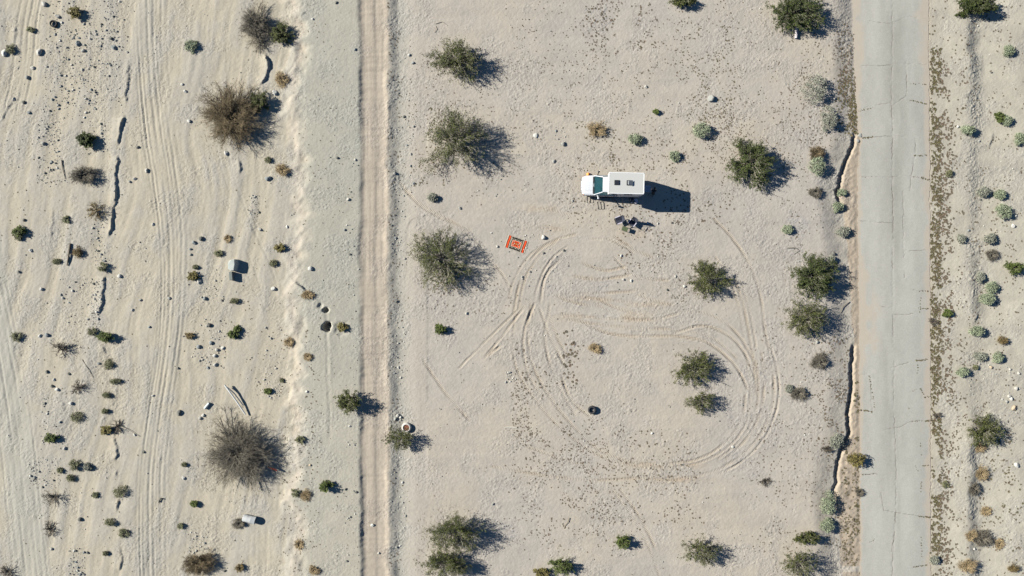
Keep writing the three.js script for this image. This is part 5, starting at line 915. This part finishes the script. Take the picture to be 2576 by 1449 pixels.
  for (const [x, z] of [[1.95, -1.13], [2.12, -1.13]]) { const g = new THREE.CylinderGeometry(.07, .07, .34, 14); g.translate(x, 2.2, z); const m = part(c, 'fuel_bottle', g, std(x > 2 ? RGB(.62, .44, .22) : RGB(.12, .09, .06), .5)); const k = new THREE.CylinderGeometry(.03, .04, .06, 10); k.translate(x, 2.4, z); part(m, 'cap', k, std(RGB(.7, .66, .55), .5)); }
  part(c, 'rear_door', box(.03, 1.5, .62, 2.956, 1.85, .1, .012), SHELL); part(c, 'rear_window', box(.03, .4, .5, 2.966, 2.35, .1, .012), std(RGB(.03, .035, .04), .1));
  c.position.copy(t.position); c.rotation.y = t.rotation.y; finish(c);

  const st = thing('entry_step', 'slatted aluminium entry step behind the camper door', 'step'); // two levels
  for (let i = 0; i < 6; i++) part(st, 'slat', box(.06, .03, .62, -.27 + i * .108, .52, 0, .01), std(RGB(.3, .42, .6), .5));
  for (const s of [-1, 1]) { part(st, 'rail', box(.66, .05, .04, 0, .49, s * .3, .012), ALU); for (const x of [-.29, .29]) part(st, 'leg', box(.04, .47, .04, x, .235, s * .3, .01), ALU); }
  { const X = 13.62, Z = -9.97; st.position.set(X, groundY(X, Z), Z); st.rotation.y = -0.03; finish(st); }
}
const put = (o, X, Z, dy = 0) => { o.position.set(X, groundY(X, Z) + dy, Z); return finish(o); };
// ---------------------------------------------------------------- camp things
const wire = (pts, r, k, sides = 5) => { const mb = new MB(); for (const p of pts) mb.tube(p, r, r, k, sides); return mb.geo(); };
for (const [X, Z, w, d, a, label] of [[7.92, -8.93, .64, .62, 0.02, 'black wire frame on the sand beside the truck front wheel'], [8.98, -8.36, .62, .74, -0.1, 'black wire frame with curved sides below the truck mirror']]) {
  const t = thing('wire_frame', label, 'frame'), k = [.015, .016, .016], y = .026, cv = a < 0 ? .05 : 0;
  const line = x => [[x - cv, y, -d / 2], [x + cv * .2, y, -d * .15], [x + cv, y, d * .15], [x + cv, y, d / 2]];
  part(t, 'frame_side', wire([line(-w / 2)], .018, k), M.twig); part(t, 'frame_side', wire([line(w / 2)], .018, k), M.twig); part(t, 'frame_bar', wire([line(0)], .018, k), M.twig);
  part(t, 'frame_end', wire([[[-w / 2 + cv, y, d / 2], [w / 2 + cv, y, d / 2]]], .016, k), M.twig); part(t, 'frame_end', wire([[[-w / 2 - cv, y, -d / 2], [w / 2 - cv, y, -d / 2]]], .016, k), M.twig);
  for (const [sx, sz] of [[-1, -1], [1, -1], [-1, 1], [1, 1]]) part(t, 'foot', box(.03, .04, .03, sx * w / 2 + cv * sz, .015, sz * d / 2, .01), BLACK);
  put(t, X, Z);
}
function campChair(label, X, Z, yaw) {
  const t = thing('camp_chair', label, 'chair', 'folding camp chairs'), fab = new THREE.MeshStandardMaterial({ color: RGB(.028, .032, .05), roughness: .9, side: THREE.DoubleSide }), pale = std(RGB(.5, .48, .56), .8), w = .27;
  const sheet = (f, nu = 8, nv = 8) => { const p = [], idx = []; for (let j = 0; j <= nv; j++) for (let i = 0; i <= nu; i++) p.push(...f(i / nu, j / nv)); for (let j = 0; j < nv; j++) for (let i = 0; i < nu; i++) { const a = j * (nu + 1) + i; idx.push(a, a + nu + 1, a + 1, a + 1, a + nu + 1, a + nu + 2); } const g = new THREE.BufferGeometry(); g.setAttribute('position', new THREE.Float32BufferAttribute(p, 3)); g.setIndex(idx); g.computeVertexNormals(); return g; };
  part(t, 'seat', sheet((u, v) => [(u - .5) * 2 * w, .43 - .06 * Math.sin(u * 3.14) - .05 * v, -.26 + .5 * v]), fab);
  part(t, 'backrest', sheet((u, v) => [(u - .5) * 2 * w, .38 + .55 * v, .24 + .2 * v + .05 * Math.sin(u * 3.14)]), fab);
  for (const s of [-1, 1]) { part(t, 'armrest', box(.07, .03, .46, s * (w + .03), .64, -.02, .012), pale); part(t, 'leg', wire([[[s * w, 0, -.28], [s * w, .42, .1], [s * w, .94, .45]]], .014, [.05, .05, .055]), M.twig); part(t, 'leg', wire([[[s * w, 0, .3], [s * w, .4, -.24], [s * (w + .03), .63, -.24]]], .014, [.05, .05, .055]), M.twig); }
  part(t, 'crossbar', wire([[[-w, .03, -.27], [w, .03, -.27]], [[-w, .03, .29], [w, .03, .29]], [[-w, .93, .45], [w, .93, .45]]], .013, [.05, .05, .055]), M.twig);
  t.rotation.y = yaw; t.scale.setScalar(1.12); return put(t, X, Z);
}
campChair('dark folding camp chair nearer the truck front', 10.72, -6.82, 1.95);
campChair('dark folding camp chair nearer the silver pot', 12.08, -6.55, 2.5);
{
  const t = thing('camp_table', 'small olive green folding table below the camp chairs', 'table');
  for (let i = 0; i < 4; i++) part(t, 'table_slat', box(.145, .02, .44, -.225 + i * .15, .44, 0, .006), std(col(96, 108, 74), .8));
  for (const s of [-1, 1]) { part(t, 'rail', box(.58, .025, .025, 0, .417, s * .17, .008), BLACK); for (const x of [-1, 1]) part(t, 'leg', wire([[[x * .26, .42, s * .17], [x * .2, 0, s * .2]]], .013, [.03, .03, .03]), M.twig); }
  t.rotation.y = -0.32; put(t, 11.36, -5.95);
}
{
  const t = thing('camp_pot', 'small silver and black pot beside the camp chairs', 'pot');
  part(t, 'pot_body', new THREE.LatheGeometry([[.0, 0], [.1, 0], [.115, .02], [.115, .16], [.12, .17], [.108, .17]].map(p => new THREE.Vector2(...p)), 24), std(RGB(.03, .03, .032), .4)); const l = new THREE.SphereGeometry(.1, 20, 8, 0, 6.2832, 0, 1.2); l.scale(1, .3, 1); l.translate(0, .155, 0); const lid = part(t, 'lid', l, new THREE.MeshStandardMaterial({ color: RGB(.8, .8, .8), roughness: .3, metalness: .4 })); part(lid, 'knob', box(.03, .03, .03, 0, .2, 0, .01), BLACK);
  const mb = new MB(); mb.tube([[-.115, .12, 0], [-.15, .2, 0], [0, .26, 0], [.15, .2, 0], [.115, .12, 0]], .006, .006, [.03, .03, .03], 4); part(t, 'handle', mb.geo(), M.twig); put(t, 13.72, -6.58);
}
{ // woven rug
  const t = thing('woven_rug', 'orange and black patterned rug spread flat on the sand', 'rug'), W = 828, H = 512, cv = document.createElement('canvas'); cv.width = W; cv.height = H; const c = cv.getContext('2d'), r = rng(8);
  const cream = '#ece0c4', red = '#4a1408', or = '#e2501e', bk = '#15110f';
  c.fillStyle = cream; c.fillRect(0, 0, W, H);
  for (const x of [18, W - 148]) { c.fillStyle = red; c.fillRect(x, 0, 130, H); c.fillStyle = or; c.fillRect(x + 34, 0, 62, H); }
  c.fillStyle = cream; c.fillRect(148, 0, W - 296, H); c.fillStyle = bk; c.fillRect(166, 0, W - 332, H);
  c.fillStyle = '#cfc4ae'; for (let i = 0; i < 8; i++) { const x = 190 + i * 58; c.beginPath(); c.moveTo(x, 0); c.lineTo(x + 26, 0); c.lineTo(x + 12, 34); c.fill(); c.beginPath(); c.moveTo(x, H); c.lineTo(x + 26, H); c.lineTo(x + 12, H - 34); c.fill(); }
  c.fillStyle = cream; for (let i = 0; i < 8; i++) for (const y of [84, H - 84]) { const x = 200 + i * 61; c.beginPath(); c.moveTo(x - 16, y); c.lineTo(x, y - 18); c.lineTo(x + 16, y); c.lineTo(x, y + 18); c.fill(); }
  for (let i = 0; i < 6; i++) for (const x of [198, W - 198]) { c.beginPath(); c.arc(x, 138 + i * 47, 10, 0, 7); c.fill(); }
  c.fillStyle = cream; c.fillRect(226, 124, W - 452, H - 248); c.fillStyle = or; c.fillRect(238, 136, W - 476, H - 272);
  c.fillStyle = '#b03a14'; for (let i = 0; i < 4; i++) c.fillRect(262 + i * 82, 150, 40, H - 300);
  c.fillStyle = red; c.beginPath(); c.moveTo(W / 2 - 90, H / 2); c.lineTo(W / 2, H / 2 - 66); c.lineTo(W / 2 + 90, H / 2); c.lineTo(W / 2, H / 2 + 66); c.fill(); c.fillStyle = '#ef8a2c'; c.beginPath(); c.moveTo(W / 2 - 46, H / 2); c.lineTo(W / 2, H / 2 - 34); c.lineTo(W / 2 + 46, H / 2); c.lineTo(W / 2, H / 2 + 34); c.fill();
  for (const [x, y] of [[296, 190], [W - 296, 190], [296, H - 190], [W - 296, H - 190], [336, H / 2], [W - 336, H / 2]]) { c.fillStyle = red; c.beginPath(); c.arc(x, y, 30, 0, 7); c.fill(); c.fillStyle = cream; c.beginPath(); c.arc(x, y, 17, 0, 7); c.fill(); }
  const tex = new THREE.CanvasTexture(cv); tex.colorSpace = THREE.SRGBColorSpace; const g = new THREE.BoxGeometry(2.07, .014, 1.28, 60, 1, 40), p = g.attributes.position;
  const X = mX(1298.8), Z = mZ(614.5); for (let i = 0; i < p.count; i++) { const x = p.getX(i), z = p.getZ(i); p.setY(i, p.getY(i) + .008 * vn(x * 4 + 3, z * 4) + .006 * vn(x * 9, z * 9)); p.setX(i, x + .012 * vn(z * 3, 5)); p.setZ(i, z + .012 * vn(x * 3, 9)); } g.computeVertexNormals();
  part(t, 'rug_cloth', g, new THREE.MeshStandardMaterial({ map: tex, roughness: .95, color: RGB(.85, .85, .85) }));
  const fr = new MB(); for (const s of [-1, 1]) for (let i = 0; i < 60; i++) { const z = -.63 + i * .0213; fr.tube([[s * 1.03, 0, z], [s * (1.09 + .02 * r()), -.004, z + (r() - .5) * .02]], .005, .004, alb(228, 216, 190), 3); } const f = part(t, 'fringe', fr.geo(), M.twig); f.userData.kind = 'stuff';
  t.rotation.y = -0.322; put(t, X, Z, .035);
}
{ // things left in the truck's shade
  const t = thing('wash_tub', 'round pale plastic tub in the truck shade near the rear wheel', 'tub'); part(t, 'tub_wall', new THREE.LatheGeometry([[0, .02], [.16, .02], [.2, .22], [.235, .23], [.235, .245], [.19, .24], [.15, .05], [0, .04]].map(p => new THREE.Vector2(...p)), 32), new THREE.MeshStandardMaterial({ color: RGB(.7, .68, .76), roughness: .5, side: THREE.DoubleSide }));
  part(t, 'folded_cloth', box(.2, .08, .14, .03, .2, -.02, .03), std(RGB(.55, .5, .62), .9)); part(t, 'dark_cloth', box(.16, .07, .12, -.02, .19, .07, .03), std(RGB(.05, .09, .13), .9)); put(t, 12.5, -8.78);
  const b = thing('duffel_bag', 'dark bag with tan patch in the truck shade', 'bag'); const g = new THREE.CapsuleGeometry(.2, .3, 6, 16); g.rotateX(Math.PI / 2); g.scale(1, .8, 1); g.translate(0, .17, 0); part(b, 'bag_body', g, std(RGB(.03, .035, .06), .9)); part(b, 'patch', box(.16, .02, .12, .02, .33, .14, .008), std(RGB(.3, .24, .17), .9)); const mb = new MB(); mb.tube([[-.14, .3, -.1], [-.2, .42, 0], [-.16, .3, .12]], .014, .014, [.5, .5, .52], 5); part(b, 'strap', mb.geo(), M.twig); b.rotation.y = .2; put(b, 12.14, -8.9);
  const k = thing('wheel_chock', 'bright orange wheel chock at the far front corner of the truck', 'chock'); const s = new THREE.Shape([[-.16, 0], [.16, 0], [.06, .2], [0, .22]].map(p => new THREE.Vector2(...p))), e = new THREE.ExtrudeGeometry(s, { depth: .22, bevelEnabled: true, bevelSize: .012, bevelThickness: .012, bevelSegments: 2 }); part(k, 'chock_body', e, std(RGB(.85, .28, .04), .6)); part(k, 'grip', box(.04, .05, .2, 0, .22, .11, .015), BLACK); put(k, 7.72, -11.62);
}
// ---------------------------------------------------------------- the person behind the truck
{
  const J = { // joints in metres, y up, facing -z and bent forward
    hip: [0, .93, .1], chest: [.0, 1.22, -.16], neck: [.0, 1.36, -.3], head: [.0, 1.45, -.42],
    sl: [-.19, 1.3, -.2], sr: [.19, 1.3, -.2], el: [-.26, 1.04, -.3], er: [.27, 1.06, -.22], wl: [-.16, .9, -.44], wr: [.24, .86, -.34],
    hl: [-.1, .9, .1], hr: [.1, .9, .1], kl: [-.14, .5, .02], kr: [.12, .49, .12], al: [-.16, .09, .12], ar: [.1, .09, .3], tl: [-.18, .05, -.06], tr: [.11, .05, .12],
  };
  const B = [['hip', 'chest', .155, .165, 0], ['chest', 'neck', .15, .075, 0], ['sl', 'sr', .085, .085, 0], ['neck', 'head', .06, .07, 1], ['sl', 'el', .065, .05, 0], ['sr', 'er', .065, .05, 0], ['el', 'wl', .047, .034, 1], ['er', 'wr', .047, .034, 1], ['hl', 'hr', .13, .13, 2], ['hl', 'kl', .095, .066, 2], ['hr', 'kr', .095, .066, 2], ['kl', 'al', .063, .042, 2], ['kr', 'ar', .063, .042, 2], ['al', 'tl', .048, .04, 3], ['ar', 'tr', .048, .04, 3]];
  const N = 84, S = 0.95, cen = [0, .85, -.08], mc = new MarchingCubes(N, new THREE.MeshStandardMaterial(), false, false, 90000), h2 = N / 2; mc.isolation = 0;
  const capd = (p, a, b, ra, rb) => { const dx = b[0] - a[0], dy = b[1] - a[1], dz = b[2] - a[2], t = clamp(((p[0] - a[0]) * dx + (p[1] - a[1]) * dy + (p[2] - a[2]) * dz) / (dx * dx + dy * dy + dz * dz)); return Math.hypot(p[0] - a[0] - t * dx, p[1] - a[1] - t * dy, p[2] - a[2] - t * dz) - lerp(ra, rb, t); };
  const headD = p => { const x = (p[0] - J.head[0]) / .078, y = (p[1] - J.head[1]) / .1, z = (p[2] - J.head[2]) / .115; return (Math.hypot(x, y, z) - 1) * .085; };
  const field = p => { let d = headD(p); for (const [a, b, ra, rb] of B) { const e = capd(p, J[a], J[b], ra, rb), k = .035, q = clamp(.5 + .5 * (e - d) / k); d = lerp(e, d, q) - k * q * (1 - q); } return d; };
  for (let z = 0; z < N; z++) for (let y = 0; y < N; y++) for (let x = 0; x < N; x++) mc.field[z * N * N + y * N + x] = -field([cen[0] + (x - h2) / h2 * S, cen[1] + (y - h2) / h2 * S, cen[2] + (z - h2) / h2 * S]);
  mc.update();
  const n = mc.count, src = mc.positionArray, P = [], C = [], tones = [[.02, .02, .024], [.36, .23, .16], [.1, .17, .18], [.3, .29, .3], [.035, .025, .018]];
  for (let i = 0; i < n; i++) {
    const p = [cen[0] + src[i * 3] * S, cen[1] + src[i * 3 + 1] * S, cen[2] + src[i * 3 + 2] * S]; P.push(...p);
    let best = headD(p), k = p[1] > J.head[1] - .02 + (p[2] - J.head[2]) * .55 || p[2] > J.head[2] + .03 ? 4 : 1; for (const [a, b, ra, rb, t] of B) { const e = capd(p, J[a], J[b], ra, rb); if (e < best) { best = e; k = t; } } C.push(...tones[k]);
  }
  const g = new THREE.BufferGeometry(); g.setAttribute('position', new THREE.Float32BufferAttribute(P, 3)); g.setAttribute('color', new THREE.Float32BufferAttribute(C, 3)); g.setAttribute('normal', new THREE.Float32BufferAttribute(Array.from(mc.normalArray.slice(0, n * 3)).map(v => -v), 3)); g.computeVertexNormals();
  const extra = new MB();
  for (const s of [-1, 1]) { const w = s < 0 ? J.wl : J.wr, sk = tones[1]; const d = [0, -.5, -.85]; extra.tube([w, [w[0], w[1] + d[1] * .05, w[2] + d[2] * .05], [w[0], w[1] + d[1] * .09, w[2] + d[2] * .09]], .034, .038, sk, 8);
    for (let f = 0; f < 4; f++) { const o = (f - 1.5) * .019, l = [.062, .074, .07, .055][f]; const b = [w[0] + o, w[1] - .045, w[2] - .077]; extra.tube([b, [b[0], b[1] - l * .4, b[2] - l * .55], [b[0], b[1] - l * .95, b[2] - l * .75]], .0095, .007, sk, 6); }
    const b = [w[0] - s * .03, w[1] - .02, w[2] - .035]; extra.tube([b, [b[0] - s * .03, b[1] - .02, b[2] - .03], [b[0] - s * .03, b[1] - .04, b[2] - .05]], .011, .008, sk, 6);
    extra.tube([[J.head[0] + s * .076, J.head[1] - .02, J.head[2] + .01], [J.head[0] + s * .086, J.head[1] + .02, J.head[2] + .015]], .014, .012, sk, 6); // ears
    extra.tube([[J.head[0] + s * .03, J.head[1] - .035, J.head[2] - .098], [J.head[0] + s * .032, J.head[1] - .035, J.head[2] - .104]], .012, .009, [.02, .015, .012], 6); } // eyes
  extra.tube([[J.head[0], J.head[1] - .045, J.head[2] - .1], [J.head[0], J.head[1] - .07, J.head[2] - .122]], .01, .014, tones[1], 6); extra.tube([[J.head[0] - .022, J.head[1] - .088, J.head[2] - .082], [J.head[0] + .022, J.head[1] - .088, J.head[2] - .082]], .006, .006, [.26, .1, .08], 5);
  const body = mergeGeometries([g, extra.geo()]), t = thing('person', 'person in a dark top and teal trousers bending forward behind the camper', 'person');
  part(t, 'body', body, new THREE.MeshStandardMaterial({ vertexColors: true, roughness: .85, side: THREE.DoubleSide }));
  const sl = new MB(); for (const [a, b] of [['sl', 'el'], ['sr', 'er']]) { const p = J[a], q = J[b]; sl.tube([p, [0, 1, 2].map(i => lerp(p[i], q[i], .5)), [0, 1, 2].map(i => lerp(p[i], q[i], .95))], .088, .066, [.42, .43, .46], 10); } part(t, 'sleeves', sl.geo(), M.twig);
  t.rotation.y = -0.15; put(t, 14.1, -9.5, -.005);
}
renderer.render(scene, camera);
